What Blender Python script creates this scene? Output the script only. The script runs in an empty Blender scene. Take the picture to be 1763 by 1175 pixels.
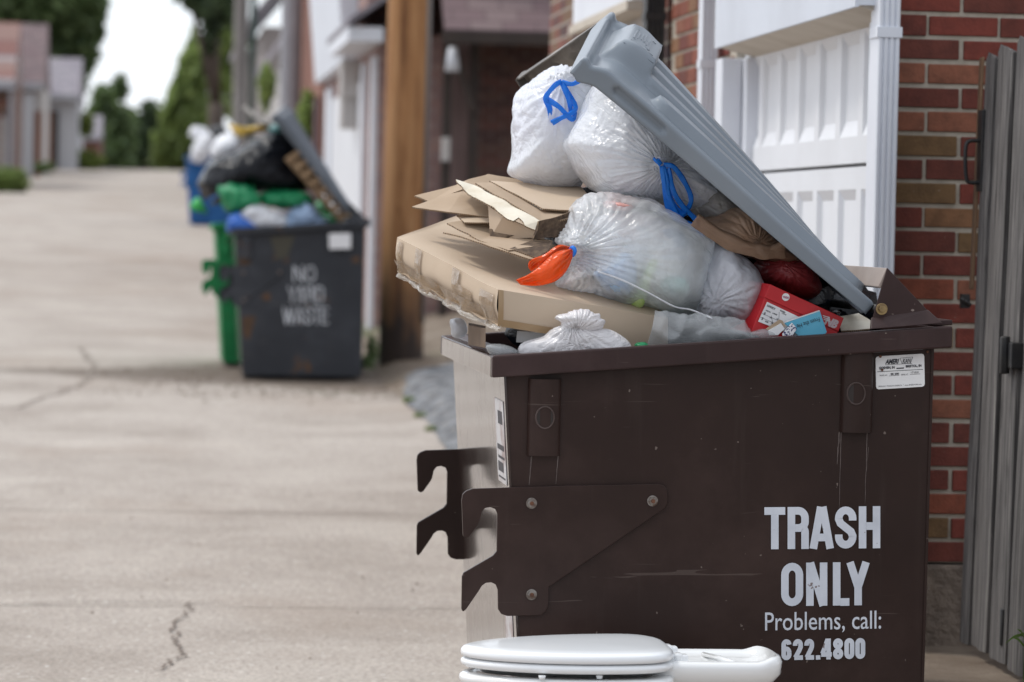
import bpy, bmesh, math, random
from mathutils import Vector, Matrix, noise
random.seed(7)
R = math.radians
S = bpy.context.scene
COL = S.collection
# ------------------------------------------------------------------ camera, sky, sun, exposure
cam_data = bpy.data.cameras.new('camera')
cam = bpy.data.objects.new('camera', cam_data); COL.objects.link(cam)
EYE = Vector((0, 0, 1.35)); FPX = 5800.0
cam_data.sensor_fit = 'HORIZONTAL'; cam_data.sensor_width = 36
cam_data.lens = FPX / 1763 * 36
cam_data.clip_start = .1; cam_data.clip_end = 3000
MR = Matrix.Rotation(R(-6.25), 3, 'Z') @ Matrix.Rotation(R(90 - 1.95), 3, 'X') @ Matrix.Rotation(R(1.2), 3, 'Z')
cam.matrix_world = Matrix.Translation(EYE) @ MR.to_4x4()
cam_data.dof.use_dof = True; cam_data.dof.focus_distance = 7.65; cam_data.dof.aperture_fstop = 4.4
cam_data.dof.aperture_blades = 0
S.camera = cam
SUN_EL, SUN_AZ = R(58), R(-62)          # azimuth clockwise from +Y (the alley direction)
w = bpy.data.worlds.new('World'); S.world = w; w.use_nodes = True
nt = w.node_tree; bg = nt.nodes['Background']
sky = nt.nodes.new('ShaderNodeTexSky'); sky.sky_type = 'NISHITA'; sky.sun_disc = False
sky.sun_elevation = SUN_EL; sky.sun_rotation = SUN_AZ; sky.air_density = 1.0; sky.dust_density = 2.0; sky.ozone_density = 1.0
tcw = nt.nodes.new('ShaderNodeTexCoord'); cn = nt.nodes.new('ShaderNodeTexNoise'); cn.inputs['Scale'].default_value = 2.2; cn.inputs['Detail'].default_value = 6
nt.links.new(tcw.outputs['Generated'], cn.inputs['Vector'])
cr = nt.nodes.new('ShaderNodeValToRGB'); cr.color_ramp.elements[0].position = .22; cr.color_ramp.elements[1].position = .48
nt.links.new(cn.outputs[0], cr.inputs[0])
cm = nt.nodes.new('ShaderNodeMix'); cm.data_type = 'RGBA'; cm.inputs[7].default_value = (8.0, 8.4, 9.1, 1)     # bright cloud cover over the blue
nt.links.new(cr.outputs[0], cm.inputs[0]); nt.links.new(sky.outputs[0], cm.inputs[6])
nt.links.new(cm.outputs[2], bg.inputs[0])
dt = nt.nodes.new('ShaderNodeVectorMath'); dt.operation = 'DOT_PRODUCT'; dt.inputs[1].default_value = (-.35, .62, .70)   # cloud is brighter overhead and on the sun's side
nt.links.new(tcw.outputs['Generated'], dt.inputs[0])
wm = nt.nodes.new('ShaderNodeMapRange'); wm.inputs[1].default_value = -.8; wm.inputs[2].default_value = .8; wm.inputs[3].default_value = .072; wm.inputs[4].default_value = .15
nt.links.new(dt.outputs['Value'], wm.inputs[0]); nt.links.new(wm.outputs[0], bg.inputs[1])
sd = bpy.data.lights.new('sun', 'SUN'); sd.energy = 1.5; sd.angle = R(10); sd.color = (1, .95, .87)
sun = bpy.data.objects.new('sun', sd); COL.objects.link(sun)
sdir = Vector((math.sin(SUN_AZ) * math.cos(SUN_EL), math.cos(SUN_AZ) * math.cos(SUN_EL), math.sin(SUN_EL)))
sun.rotation_euler = sdir.to_track_quat('Z', 'Y').to_euler(); sun.location = (-6, 3, 12)
S.view_settings.view_transform = 'Standard'; S.view_settings.look = 'None'; S.view_settings.gamma = 1
S.view_settings.exposure = 0.2

# ------------------------------------------------------------------ helpers
def ray(px, py):
    return MR @ Vector(((px - 881.5) / FPX, (587.5 - py) / FPX, -1))
def W(px, py, Y):
    d = ray(px, py); return EYE + d * (Y / d.y)
def WX(px, py, X):
    d = ray(px, py); return EYE + d * (X / d.x)
def sm(a, b, x):
    t = max(0, min(1, (x - a) / (b - a))) if a != b else float(x > a)
    return t * t * (3 - 2 * t)
def lerp(a, b, t): return a + (b - a) * t
def gz(Y):                               # the alley climbs gently in the distance
    if Y < 10: return 0.0
    if Y < 36: return .0006 * (Y - 10) ** 2
    if Y > 118: return .0006 * 676 + .0322 * 82 - .012 * (Y - 118)
    return .0006 * 676 + .0322 * (Y - 36)
WLOC = {}
def tag(o, label=None, cat=None, group=None, kind=None):
    if label: o['label'] = label
    if cat: o['category'] = cat
    if group: o['group'] = group
    if kind: o['kind'] = kind
    return o
def thing(name, label, cat, loc, group=None):
    o = bpy.data.objects.new(name, None); COL.objects.link(o)
    o.empty_display_size = .1
    o.location = loc; WLOC[o] = Vector(loc)
    return tag(o, label, cat, group)
class MB:
    def __init__(s): s.v = []; s.f = []; s.m = []; s.sm = []
    def add(s, vs, fs, mi=0, smooth=False):
        b = len(s.v); s.v += [Vector(p) for p in vs]
        for f in fs:
            s.f.append([b + i for i in f]); s.m.append(mi); s.sm.append(smooth)
        return s
    def box(s, x0, x1, y0, y1, z0, z1, mi=0):
        return s.add([(x, y, z) for z in (z0, z1) for y in (y0, y1) for x in (x0, x1)],
                     [(0, 2, 3, 1), (4, 5, 7, 6), (0, 1, 5, 4), (2, 6, 7, 3), (0, 4, 6, 2), (1, 3, 7, 5)], mi)
    def hexa(s, a, b, mi=0):             # two quads (4 points each) joined
        return s.add(list(a) + list(b), [(3, 2, 1, 0), (4, 5, 6, 7), (0, 1, 5, 4), (1, 2, 6, 5), (2, 3, 7, 6), (3, 0, 4, 7)], mi)
    def prism(s, poly, ext, mi=0):
        n = len(poly); ext = Vector(ext); p = [Vector(q) for q in poly]
        return s.add(p + [q + ext for q in p], [list(range(n))[::-1], list(range(n, 2 * n))] +
                     [(i, (i + 1) % n, n + (i + 1) % n, n + i) for i in range(n)], mi)
    def tube(s, path, r, n=12, mi=0, caps=True, smooth=True):
        path = [Vector(p) for p in path]; rs = r if isinstance(r, (list, tuple)) else [r] * len(path)
        vs = []; up = None
        for i, p in enumerate(path):
            t = (path[min(i + 1, len(path) - 1)] - path[max(i - 1, 0)]).normalized()
            if up is None: up = Vector((0, 0, 1)) if abs(t.z) < .9 else Vector((0, 1, 0))
            a = t.cross(up).normalized(); b = a.cross(t).normalized(); up = b
            vs += [p + (a * math.cos(k * 2 * math.pi / n) + b * math.sin(k * 2 * math.pi / n)) * rs[i] for k in range(n)]
        fs = [(i * n + k, i * n + (k + 1) % n, (i + 1) * n + (k + 1) % n, (i + 1) * n + k) for i in range(len(path) - 1) for k in range(n)]
        s.add(vs, fs, mi, smooth)
        if caps:
            b = len(s.v) - len(vs); s.f += [[b + k for k in range(n)], [b + (len(path) - 1) * n + k for k in range(n)][::-1]]; s.m += [mi] * 2; s.sm += [False] * 2
        return s
    def grid(s, fn, nu, nv, mi=0, cu=False, cv=False, smooth=True):
        vs = [fn(i, j) for i in range(nu) for j in range(nv)]
        fs = [(i * nv + j, ((i + 1) % nu) * nv + j, ((i + 1) % nu) * nv + (j + 1) % nv, i * nv + (j + 1) % nv)
              for i in range(nu if cu else nu - 1) for j in range(nv if cv else nv - 1)]
        return s.add(vs, fs, mi, smooth)
    def build(s, name, mat, parent=None, label=None, cat=None, group=None, kind=None, sharp=0, bevel=0, solid=0, sub=0, uv=True, origin=None, merge=0, recalc=True, bseg=2):
        if parent is not None: off = WLOC[parent]
        elif origin is not None: off = Vector(origin)
        else:
            xs = [p.x for p in s.v]; ys = [p.y for p in s.v]
            off = Vector(((min(xs) + max(xs)) / 2, (min(ys) + max(ys)) / 2, min(p.z for p in s.v)))
        me = bpy.data.meshes.new(name)
        me.from_pydata([p - off for p in s.v], [], s.f)
        mats = mat if isinstance(mat, (list, tuple)) else [mat]
        for m in mats: me.materials.append(m)
        me.polygons.foreach_set('material_index', s.m)
        me.polygons.foreach_set('use_smooth', s.sm)
        if merge or recalc:
            bm = bmesh.new(); bm.from_mesh(me)
            if merge: bmesh.ops.remove_doubles(bm, verts=bm.verts, dist=merge)
            if recalc: bmesh.ops.recalc_face_normals(bm, faces=bm.faces)
            bm.to_mesh(me); bm.free()
        if uv:
            ul = me.uv_layers.new(name='box')
            for p in me.polygons:
                n = p.normal; a = max(range(3), key=lambda k: abs(n[k]))
                for li in p.loop_indices:
                    c = me.vertices[me.loops[li].vertex_index].co + off
                    ul.data[li].uv = ((c.y, c.z), (c.x, c.z), (c.x, c.y))[a]
        me.update()
        if sharp: me.set_sharp_from_angle(angle=R(sharp))
        o = bpy.data.objects.new(name, me); COL.objects.link(o)
        if parent is not None: o.parent = parent; WLOC[o] = off; o.location = (0, 0, 0)
        else: o.location = off; WLOC[o] = off
        if bevel:
            md = o.modifiers.new('bevel', 'BEVEL'); md.width = bevel; md.segments = bseg; md.limit_method = 'ANGLE'; md.angle_limit = R(35); md.harden_normals = False
        if solid: md = o.modifiers.new('solid', 'SOLIDIFY'); md.thickness = solid; md.offset = -1
        if sub: md = o.modifiers.new('sub', 'SUBSURF'); md.levels = sub; md.render_levels = sub
        return tag(o, label, cat, group, kind)
def catmull(pts, k=6, closed=False):
    pts = [Vector(p) for p in pts]; n = len(pts); out = []
    for i in range(n if closed else n - 1):
        g = (lambda j: pts[j % n]) if closed else (lambda j: pts[max(0, min(n - 1, j))])
        a, b, c, d = g(i - 1), g(i), g(i + 1), g(i + 2)
        for q in range(k):
            t = q / k
            out.append(.5 * (2 * b + (c - a) * t + (2 * a - 5 * b + 4 * c - d) * t * t + (3 * b - a - 3 * c + d) * t ** 3))
    if not closed: out.append(pts[-1])
    return out

# ------------------------------------------------------------------ materials
def newmat(name):
    m = bpy.data.materials.new(name); m.use_nodes = True
    t = m.node_tree; return m, t, t.nodes['Principled BSDF'], t.nodes['Material Output']
def nd(t, typ, **kw):
    n = t.nodes.new(typ)
    for k, v in kw.items():
        if k in n.inputs: n.inputs[k].default_value = v
        else: setattr(n, k, v)
    return n
def c4(c): return (c[0], c[1], c[2], 1)
def ramp(t, fac, stops, interp='LINEAR'):
    r = t.nodes.new('ShaderNodeValToRGB'); r.color_ramp.interpolation = interp
    e = r.color_ramp.elements
    while len(e) < len(stops): e.new(.5)
    for i, (p, c) in enumerate(stops): e[i].position = p; e[i].color = c4(c) if not isinstance(c, (int, float)) else (c, c, c, 1)
    t.links.new(fac, r.inputs[0]); return r.outputs[0]
def mixc(t, fac, a, b, mode='MIX'):
    n = t.nodes.new('ShaderNodeMix'); n.data_type = 'RGBA'; n.blend_type = mode
    for k, v in ((0, fac), (6, a), (7, b)):
        if hasattr(v, 'links'): t.links.new(v, n.inputs[k])
        elif k == 0: n.inputs[0].default_value = v
        else: n.inputs[k].default_value = c4(v)
    return n.outputs[2]
def coords(t, kind='Object', scale=(1, 1, 1)):
    tc = t.nodes.new('ShaderNodeTexCoord'); mp = t.nodes.new('ShaderNodeMapping'); mp.inputs['Scale'].default_value = scale
    t.links.new(tc.outputs[kind], mp.inputs[0]); return mp.outputs[0]
def nz(t, vec, scale, detail=4, rough=.55, dist=0):
    n = nd(t, 'ShaderNodeTexNoise', Scale=scale, Detail=detail, Roughness=rough, Distortion=dist); t.links.new(vec, n.inputs['Vector']); return n.outputs[0]
def bump(t, b, h, strength, dist=.01):
    n = nd(t, 'ShaderNodeBump', Strength=strength, Distance=dist); t.links.new(h, n.inputs['Height'])
    old = b.inputs['Normal'].links
    if old: t.links.new(old[0].from_socket, n.inputs['Normal'])
    t.links.new(n.outputs[0], b.inputs['Normal']); return n
def mat(name, col, rough=.6, col2=None, ns=4, lo=.4, hi=.65, bs=0, bst=.3, bd=.003, scale=(1, 1, 1), coat=0, metal=0, speck=None, rvar=0, spec=.5):
    m, t, b, o = newmat(name)
    b.inputs['Roughness'].default_value = rough; b.inputs['Metallic'].default_value = metal; b.inputs['Specular IOR Level'].default_value = spec
    b.inputs['Coat Weight'].default_value = coat; b.inputs['Coat Roughness'].default_value = .15
    b.inputs['Base Color'].default_value = c4(col)
    vec = coords(t, 'Object', scale)
    c = None
    if col2:
        c = ramp(t, nz(t, vec, ns, 5, .6), [(lo, col), (hi, col2)])
    if speck:                             # (colour, scale, threshold)
        s = ramp(t, nz(t, vec, speck[1], 3, .7), [(speck[2], 0), (speck[2] + .03, 1)])
        c = mixc(t, s, c or col, speck[0])
    if c: t.links.new(c, b.inputs['Base Color'])
    if rvar:
        rr = nd(t, 'ShaderNodeMapRange'); rr.inputs[3].default_value = rough - rvar; rr.inputs[4].default_value = rough + rvar
        t.links.new(nz(t, vec, ns * 2.3, 4), rr.inputs[0]); t.links.new(rr.outputs[0], b.inputs['Roughness'])
    if bs: bump(t, b, nz(t, vec, bs, 5, .6), bst, bd)
    return m
def painted_steel(name, base, worn, dust, rust=None, rough=.33, rust_amt=.68):
    m, t, b, o = newmat(name); vec = coords(t)
    b.inputs['Roughness'].default_value = rough; b.inputs['Specular IOR Level'].default_value = .2
    c = ramp(t, nz(t, vec, 2.6, 7, .66), [(.3, tuple(x * .8 for x in base)), (.5, base), (.72, tuple(x * 1.55 + .004 for x in base))])
    sv = coords(t, 'Object', (14, 14, .9))
    st = ramp(t, nz(t, sv, 2.0, 5, .6), [(.6, 0), (.85, .35)])
    c = mixc(t, st, c, dust)                                    # rain-washed dust, runs down
    sp = ramp(t, nz(t, vec, 55, 2, .5), [(.755, 0), (.78, .7)])
    c = mixc(t, sp, c, worn)                                    # chips and specks
    scv = coords(t, 'Object', (3, 3, 60))
    sc = ramp(t, nz(t, scv, 1.4, 2, .5, 1.2), [(.725, 0), (.745, .22)])
    c = mixc(t, sc, c, worn)
    if rust:
        r = ramp(t, nz(t, vec, 5.5, 6, .7), [(rust_amt, 0), (rust_amt + .07, 1)])
        c = mixc(t, r, c, rust)
    t.links.new(c, b.inputs['Base Color'])
    rr = nd(t, 'ShaderNodeMapRange'); rr.inputs[3].default_value = rough - .08; rr.inputs[4].default_value = rough + .2
    t.links.new(nz(t, vec, 7, 5), rr.inputs[0]); t.links.new(rr.outputs[0], b.inputs['Roughness'])
    bump(t, b, nz(t, vec, 3, 2), .25, .006); bump(t, b, nz(t, vec, 160, 3), .12, .0008)
    return m
def bag_mat(name, col, trans=.25, alpha=.25, rough=.3, quilt=0, wr=1.0, dark=False, tint=None):
    m, t, b, o = newmat(name); vec = coords(t)
    b.inputs['Base Color'].default_value = c4(col); b.inputs['Roughness'].default_value = rough
    b.inputs['Specular IOR Level'].default_value = .22 if sum(col) < .2 else .55
    if sum(col) > 1.8: b.inputs['Coat Weight'].default_value = .5; b.inputs['Coat Roughness'].default_value = .13
    if tint:
        c = ramp(t, nz(t, vec, 6, 4, .6), [(.42, col), (.68, tint)]); t.links.new(c, b.inputs['Base Color'])
    # fine wrinkles: folded noise stretched along two directions
    def fold(scale, sc3, d=1.5):
        v = coords(t, 'Object', sc3); n = nz(t, v, scale, 3, .55, d)
        a = nd(t, 'ShaderNodeMath', operation='SUBTRACT'); t.links.new(n, a.inputs[0]); a.inputs[1].default_value = .5
        q = nd(t, 'ShaderNodeMath', operation='ABSOLUTE'); t.links.new(a.outputs[0], q.inputs[0]); return q.outputs[0]
    bump(t, b, fold(7, (1, 1, 1)), .55 * wr, .03)
    bump(t, b, fold(11, (1, 1, 2.2), 1.6), .36 * wr, .012)
    bump(t, b, fold(38, (1, 1, 1.6), 1), .26 * wr, .005)
    if quilt:
        vo = nd(t, 'ShaderNodeTexVoronoi', Scale=quilt); t.links.new(vec, vo.inputs['Vector'])
        mk = ramp(t, nz(t, vec, 5, 2), [(.42, 0), (.58, 1)])
        mu = nd(t, 'ShaderNodeMath', operation='MULTIPLY'); t.links.new(vo.outputs[0], mu.inputs[0]); t.links.new(mk, mu.inputs[1])
        bump(t, b, mu.outputs[0], .6, .004)
    out = b.outputs[0]
    nrm = b.inputs['Normal'].links[0].from_socket
    if trans:
        tr = nd(t, 'ShaderNodeBsdfTranslucent'); tr.inputs[0].default_value = c4(col); t.links.new(nrm, tr.inputs['Normal'])
        mx = nd(t, 'ShaderNodeMixShader'); mx.inputs[0].default_value = trans
        t.links.new(out, mx.inputs[1]); t.links.new(tr.outputs[0], mx.inputs[2]); out = mx.outputs[0]
    if alpha:
        tp = nd(t, 'ShaderNodeBsdfTransparent'); tp.inputs[0].default_value = (.93, .95, .97, 1)
        mx = nd(t, 'ShaderNodeMixShader'); f = ramp(t, nz(t, vec, 7, 4, .6), [(.35, alpha * .35), (.62, min(1, alpha * 1.5))])
        t.links.new(f, mx.inputs[0]); t.links.new(out, mx.inputs[1]); t.links.new(tp.outputs[0], mx.inputs[2]); out = mx.outputs[0]
    if b.inputs['Coat Weight'].default_value: t.links.new(nrm, b.inputs['Coat Normal'])
    t.links.new(out, o.inputs[0]); return m
def patches_mat(name, cols, scale=9, rough=.6):
    m, t, b, o = newmat(name); vec = coords(t)
    v = nd(t, 'ShaderNodeTexVoronoi', Scale=scale, Randomness=1.0); 
    nn = nd(t, 'ShaderNodeTexNoise', Scale=scale * 1.2, Detail=2.0); t.links.new(vec, nn.inputs['Vector'])
    ad = nd(t, 'ShaderNodeMixRGB', blend_type='LINEAR_LIGHT'); ad.inputs[0].default_value = .06
    t.links.new(vec, ad.inputs[1]); t.links.new(nn.outputs[1], ad.inputs[2]); t.links.new(ad.outputs[0], v.inputs['Vector'])
    sp = nd(t, 'ShaderNodeSeparateColor'); t.links.new(v.outputs['Color'], sp.inputs[0])
    c = ramp(t, sp.outputs[0], [(i / len(cols), q) for i, q in enumerate(cols)], 'CONSTANT')
    t.links.new(c, b.inputs['Base Color']); b.inputs['Roughness'].default_value = rough
    return m
def leaf_mat(name, c1, c2):
    m, t, b, o = newmat(name); vec = coords(t)
    oi = nd(t, 'ShaderNodeNewGeometry')
    c = ramp(t, oi.outputs['Random Per Island'], [(.0, c1), (1, c2)])
    big = ramp(t, nz(t, vec, .35, 3), [(.4, .6), (.6, 1.0)])
    c = mixc(t, 1, c, big, 'MULTIPLY')
    t.links.new(c, b.inputs['Base Color']); b.inputs['Roughness'].default_value = .55
    tr = nd(t, 'ShaderNodeBsdfTranslucent'); t.links.new(c, tr.inputs[0])
    mx = nd(t, 'ShaderNodeMixShader'); mx.inputs[0].default_value = .5
    t.links.new(b.outputs[0], mx.inputs[1]); t.links.new(tr.outputs[0], mx.inputs[2]); t.links.new(mx.outputs[0], o.inputs[0])
    return m
def brick_mat(name, cols, mortar=(.33, .30, .25), bw=.2032, rh=.0677):
    m, t, b, o = newmat(name)
    tc = t.nodes.new('ShaderNodeTexCoord')
    bk = nd(t, 'ShaderNodeTexBrick', Scale=1.0); bk.inputs['Brick Width'].default_value = bw; bk.inputs['Row Height'].default_value = rh
    bk.inputs['Mortar Size'].default_value = .0055; bk.inputs['Color1'].default_value = (0, 0, 0, 1); bk.inputs['Color2'].default_value = (1, 1, 1, 1); bk.inputs['Mortar'].default_value = (.5, .5, .5, 1)
    t.links.new(tc.outputs['UV'], bk.inputs['Vector'])
    c = ramp(t, bk.outputs['Color'], [(i / len(cols), q) for i, q in enumerate(cols)], 'CONSTANT')
    c = mixc(t, bk.outputs['Fac'], c, mortar)
    t.links.new(c, b.inputs['Base Color']); b.inputs['Roughness'].default_value = .85
    return m
def shingle_mat(name, cols, w_=.3, h_=.14):
    return brick_mat(name, cols, tuple(x * .4 for x in cols[0]), w_, h_)
def wood_mat(name, c1, c2, c3, stretch=(9, 9, .6), ns=3, rough=.8):
    m, t, b, o = newmat(name); v = coords(t, 'Object', stretch); n = nz(t, v, ns, 7, .65, .6)
    c = ramp(t, n, [(.3, c1), (.52, c2), (.72, c3)])
    kv = coords(t, 'Object', (1, 1, .35)); kn = ramp(t, nz(t, kv, 9, 2), [(.7, 0), (.76, .7)])
    c = mixc(t, kn, c, c1)
    t.links.new(c, b.inputs['Base Color']); b.inputs['Roughness'].default_value = rough
    bump(t, b, n, .7, .006); return m

M = {}
M['brown'] = painted_steel('brown paint', (.029, .0160, .0132), (.20, .16, .14), (.062, .045, .038), None, .30)
M['brown2'] = painted_steel('brown rim paint', (.040, .023, .022), (.30, .25, .22), (.08, .06, .055), (.05, .022, .012), .28, .7)
M['brown_side'] = painted_steel('glossier brown side paint', (.030, .018, .015), (.20, .16, .14), (.09, .075, .065), None, .2)
M['brown_side'].node_tree.nodes['Principled BSDF'].inputs['Coat Weight'].default_value = 1.0
M['brown_side'].node_tree.nodes['Principled BSDF'].inputs['Coat Roughness'].default_value = .09
M['grey_side'] = painted_steel('glossier charcoal side paint', (.05, .05, .052), (.2, .18, .16), (.12, .11, .10), None, .2)
M['grey_side'].node_tree.nodes['Principled BSDF'].inputs['Coat Weight'].default_value = 1.0
M['grey_side'].node_tree.nodes['Principled BSDF'].inputs['Coat Roughness'].default_value = .1
M['lit_beige'] = mat('brown paint with sky sheen tint', (.36, .30, .265), .5, (.28, .22, .19), 6, .4, .65)  # pale beige paints the sky's reflection into the hinge bar's colour
M['dgrey'] = painted_steel('charcoal paint', (.040, .043, .050), (.2, .18, .16), (.085, .08, .075), (.12, .06, .025), .5, .60)
M['dgreen'] = painted_steel('green paint', (.018, .20, .065), (.1, .2, .1), (.05, .2, .1), (.1, .06, .03), .45, .66)
M['dblue'] = painted_steel('blue paint', (.02, .10, .28), (.1, .15, .2), (.05, .12, .25), (.1, .06, .03), .5, .7)
M['bolt'] = mat('zinc bolt', (.30, .28, .26), .38, (.12, .08, .06), 60, metal=1)
M['rustbolt'] = mat('rusty bolt core', (.16, .06, .025), .7, (.07, .03, .02), 60)
M['brass'] = mat('dull brass bolt', (.38, .28, .14), .4, (.2, .14, .08), 40, metal=1)
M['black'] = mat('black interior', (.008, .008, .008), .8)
M['lid'] = mat('blue grey lid plastic', (.180, .210, .243), .34, (.215, .245, .278), 3, .4, .7, 220, .10, .0006, rvar=.07, speck=((.06, .065, .07), 38, .755))
M['lid_dark'] = mat('weathered lid underside', (.115, .105, .095), .6, (.24, .22, .195), 5, .42, .62, 60, .2, .001, speck=((.02, .02, .02), 14, .68))
M['lid_char'] = mat('dark slate lid', (.085, .10, .12), .35, (.13, .145, .17), 4)
M['card'] = mat('cardboard', (.50, .39, .285), .8, (.54, .43, .32), 3, .35, .7, 26, .12, .003, rvar=.05)
M['card2'] = mat('brown cardboard', (.36, .265, .18), .85, (.43, .325, .23), 5, .35, .7, 30, .15, .003)
M['cardw'] = mat('pale torn cardboard', (.62, .55, .43), .8, (.74, .69, .58), 9, .4, .6, 40, .4, .004)
M['cardd'] = mat('cardboard underside', (.07, .045, .03), .9, (.16, .11, .07), 60)  # much darker brown for the undersides in the cardboard stack
def corr_mat():
    m, t, b, o = newmat('corrugated edge'); v = coords(t)
    wv = nd(t, 'ShaderNodeTexWave', Scale=70.0, Distortion=2.0); t.links.new(v, wv.inputs['Vector'])
    t.links.new(ramp(t, wv.outputs[1], [(.3, (.10, .065, .04)), (.7, (.34, .24, .15))]), b.inputs['Base Color']); b.inputs['Roughness'].default_value = .9; return m
M['corr'] = corr_mat()
def tape_mat():
    m, t, b, o = newmat('glossy packing tape'); vec = coords(t)
    b.inputs['Base Color'].default_value = (.36, .24, .13, 1); b.inputs['Roughness'].default_value = .12; b.inputs['Coat Weight'].default_value = 1
    bump(t, b, nz(t, vec, 40, 4, .6, 2), .9, .01)
    tp = nd(t, 'ShaderNodeBsdfTransparent'); mx = nd(t, 'ShaderNodeMixShader'); mx.inputs[0].default_value = .35
    t.links.new(b.outputs[0], mx.inputs[1]); t.links.new(tp.outputs[0], mx.inputs[2]); t.links.new(mx.outputs[0], o.inputs[0]); return m
M['tape'] = tape_mat()
M['bagw'] = bag_mat('white bag plastic', (.90, .91, .94), .3, .05, .30)
M['bagq'] = bag_mat('white quilted bag plastic', (.93, .95, .99), .38, .08, .25, quilt=75)
M['bagc'] = bag_mat('thin white bag plastic', (.97, .985, 1.0), .42, .30, .2, quilt=0)
M['bagg'] = bag_mat('greyish thin bag plastic', (.66, .68, .73), .25, .3, .28)
M['bagw2'] = bag_mat('crumpled white bag', (.88, .86, .87), .25, .08, .4, wr=1.3)
M['bagt'] = bag_mat('tan carrier bag', (.42, .27, .18), .25, .2, .35)
M['bagr'] = bag_mat('red carrier bag', (.42, .055, .06), .2, .12, .3)
M['bagk'] = bag_mat('black bag plastic', (.006, .007, .010), 0, 0, .22)
M['baggn'] = bag_mat('green bag plastic', (.02, .30, .12), .2, 0, .35)
M['bagbl'] = bag_mat('blue bag plastic', (.04, .17, .62), .2, 0, .35)
M['bagy'] = bag_mat('yellow plastic', (.75, .52, .10), .2, 0, .4)
M['bluetie'] = bag_mat('blue drawstring plastic', (.02, .30, .95), .35, .12, .2, wr=.6)
M['orangetie'] = bag_mat('orange drawstring plastic', (1.0, .16, .02), .45, .16, .2, wr=.6)
M['stuff1'] = patches_mat('mixed household trash', [(.86, .88, .9), (.9, .9, .92), (.6, .72, .85), (.85, .76, .74), (.82, .85, .86), (.72, .84, .74), (.85, .86, .9)], 11)
M['stuff2'] = patches_mat('lavender trash', [(.72, .70, .76), (.8, .8, .84), (.68, .66, .76), (.62, .6, .66)], 7)
M['p_blue'] = mat('blue wrapper', (.25, .5, .85), .5, (.6, .75, .92), 22)
M['p_green'] = mat('lime wrapper', (.48, .75, .16), .5, (.7, .85, .45), 22)
M['p_teal'] = mat('teal wrapper', (.15, .55, .5), .5, (.5, .72, .7), 22)
M['p_pink'] = mat('pink wrapper', (.75, .3, .26), .5, (.8, .5, .45), 12)
def clear_mat():
    m, t, b, o = newmat('clear packaging film'); vec = coords(t)
    b.inputs['Base Color'].default_value = (.50, .52, .53, 1); b.inputs['Roughness'].default_value = .08; b.inputs['Specular IOR Level'].default_value = .9
    bump(t, b, nz(t, vec, 10, 2, .5, 1), .4, .02); bump(t, b, nz(t, vec, 50, 2, .5, 1), .12, .004)
    tp = nd(t, 'ShaderNodeBsdfTransparent'); mx = nd(t, 'ShaderNodeMixShader'); mx.inputs[0].default_value = .6
    t.links.new(b.outputs[0], mx.inputs[1]); t.links.new(tp.outputs[0], mx.inputs[2]); t.links.new(mx.outputs[0], o.inputs[0]); return m
M['clear'] = clear_mat()
_m, _t, _b, _o = newmat('shiny crumpled tape film'); _b.inputs['Base Color'].default_value = (.62, .56, .48, 1); _b.inputs['Roughness'].default_value = .1; _b.inputs['Coat Weight'].default_value = 1
bump(_t, _b, nz(_t, coords(_t), 60, 3, .5, 2), .8, .008)
_p = nd(_t, 'ShaderNodeBsdfTransparent'); _x = nd(_t, 'ShaderNodeMixShader'); _x.inputs[0].default_value = .5
_t.links.new(_b.outputs[0], _x.inputs[1]); _t.links.new(_p.outputs[0], _x.inputs[2]); _t.links.new(_x.outputs[0], _o.inputs[0]); M['film'] = _m
M['redbox'] = mat('red card', (.48, .006, .012), .38, (.55, .012, .018), 6, rvar=.05)
M['paper'] = mat('white paper', (.80, .80, .80), .6, (.7, .7, .72), 9)
M['cyan'] = mat('cyan booklet card', (.10, .42, .60), .45, (.16, .5, .66), 8)
M['ink'] = mat('black ink', (.02, .02, .03), .5)
M['white_letter'] = mat('white stencil paint', (.62, .65, .71), .55, (.52, .55, .61), 14, .4, .7, speck=((.20, .16, .155), 30, .665))
M['white_letter2'] = mat('faded white stencil paint', (.52, .54, .57), .6, (.35, .36, .38), 6, .4, .65)
M['porc'] = mat('white porcelain', (.80, .81, .81), .07, (.70, .67, .62), 3.5, .52, .85, coat=.6, rvar=.03, speck=((.30, .24, .18), 70, .76))
M['seat'] = mat('white seat plastic', (.80, .82, .84), .2, (.83, .84, .85), 3, coat=.3)
M['porcin'] = mat('stained porcelain', (.5, .3, .18), .3, (.7, .66, .6), 12)
M['pvc'] = mat('white aluminium trim', (.72, .745, .80), .4, (.66, .68, .74), 3, speck=((.35, .35, .36), 26, .72))
M['door'] = mat('white door paint', (.72, .735, .77), .45, (.66, .67, .70), 2.5, .35, .7)
M['siding'] = mat('ribbed white siding', (.70, .735, .80), .5, (.64, .67, .73), 2)
M['beigew'] = mat('beige soffit board', (.56, .50, .42), .7, (.48, .42, .34), 4)
M['conc_base'] = mat('foundation concrete', (.23, .18, .14), .9, (.13, .10, .08), 9, .35, .65, 40, .8, .02)
M['blackm'] = mat('black iron', (.012, .012, .014), .5, (.03, .028, .026), 20)
M['fence'] = wood_mat('weathered grey board', (.03, .026, .024), (.125, .116, .112), (.29, .27, .25), (24, 24, .8), 3.6)
M['fence_end'] = wood_mat('raw tan board', (.08, .055, .04), (.19, .11, .06), (.28, .18, .11), (9, 9, .6), 3)
M['pole'] = wood_mat('treated pole wood', (.13, .045, .012), (.26, .11, .035), (.36, .18, .07), (6, 6, .35), 2.2)
M['pole_grey'] = wood_mat('grey pole wood', (.14, .12, .11), (.24, .22, .21), (.32, .30, .29), (6, 6, .35), 2)
M['conc_pole'] = mat('pale pole', (.34, .34, .37), .7, (.28, .28, .3), 2)
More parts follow.
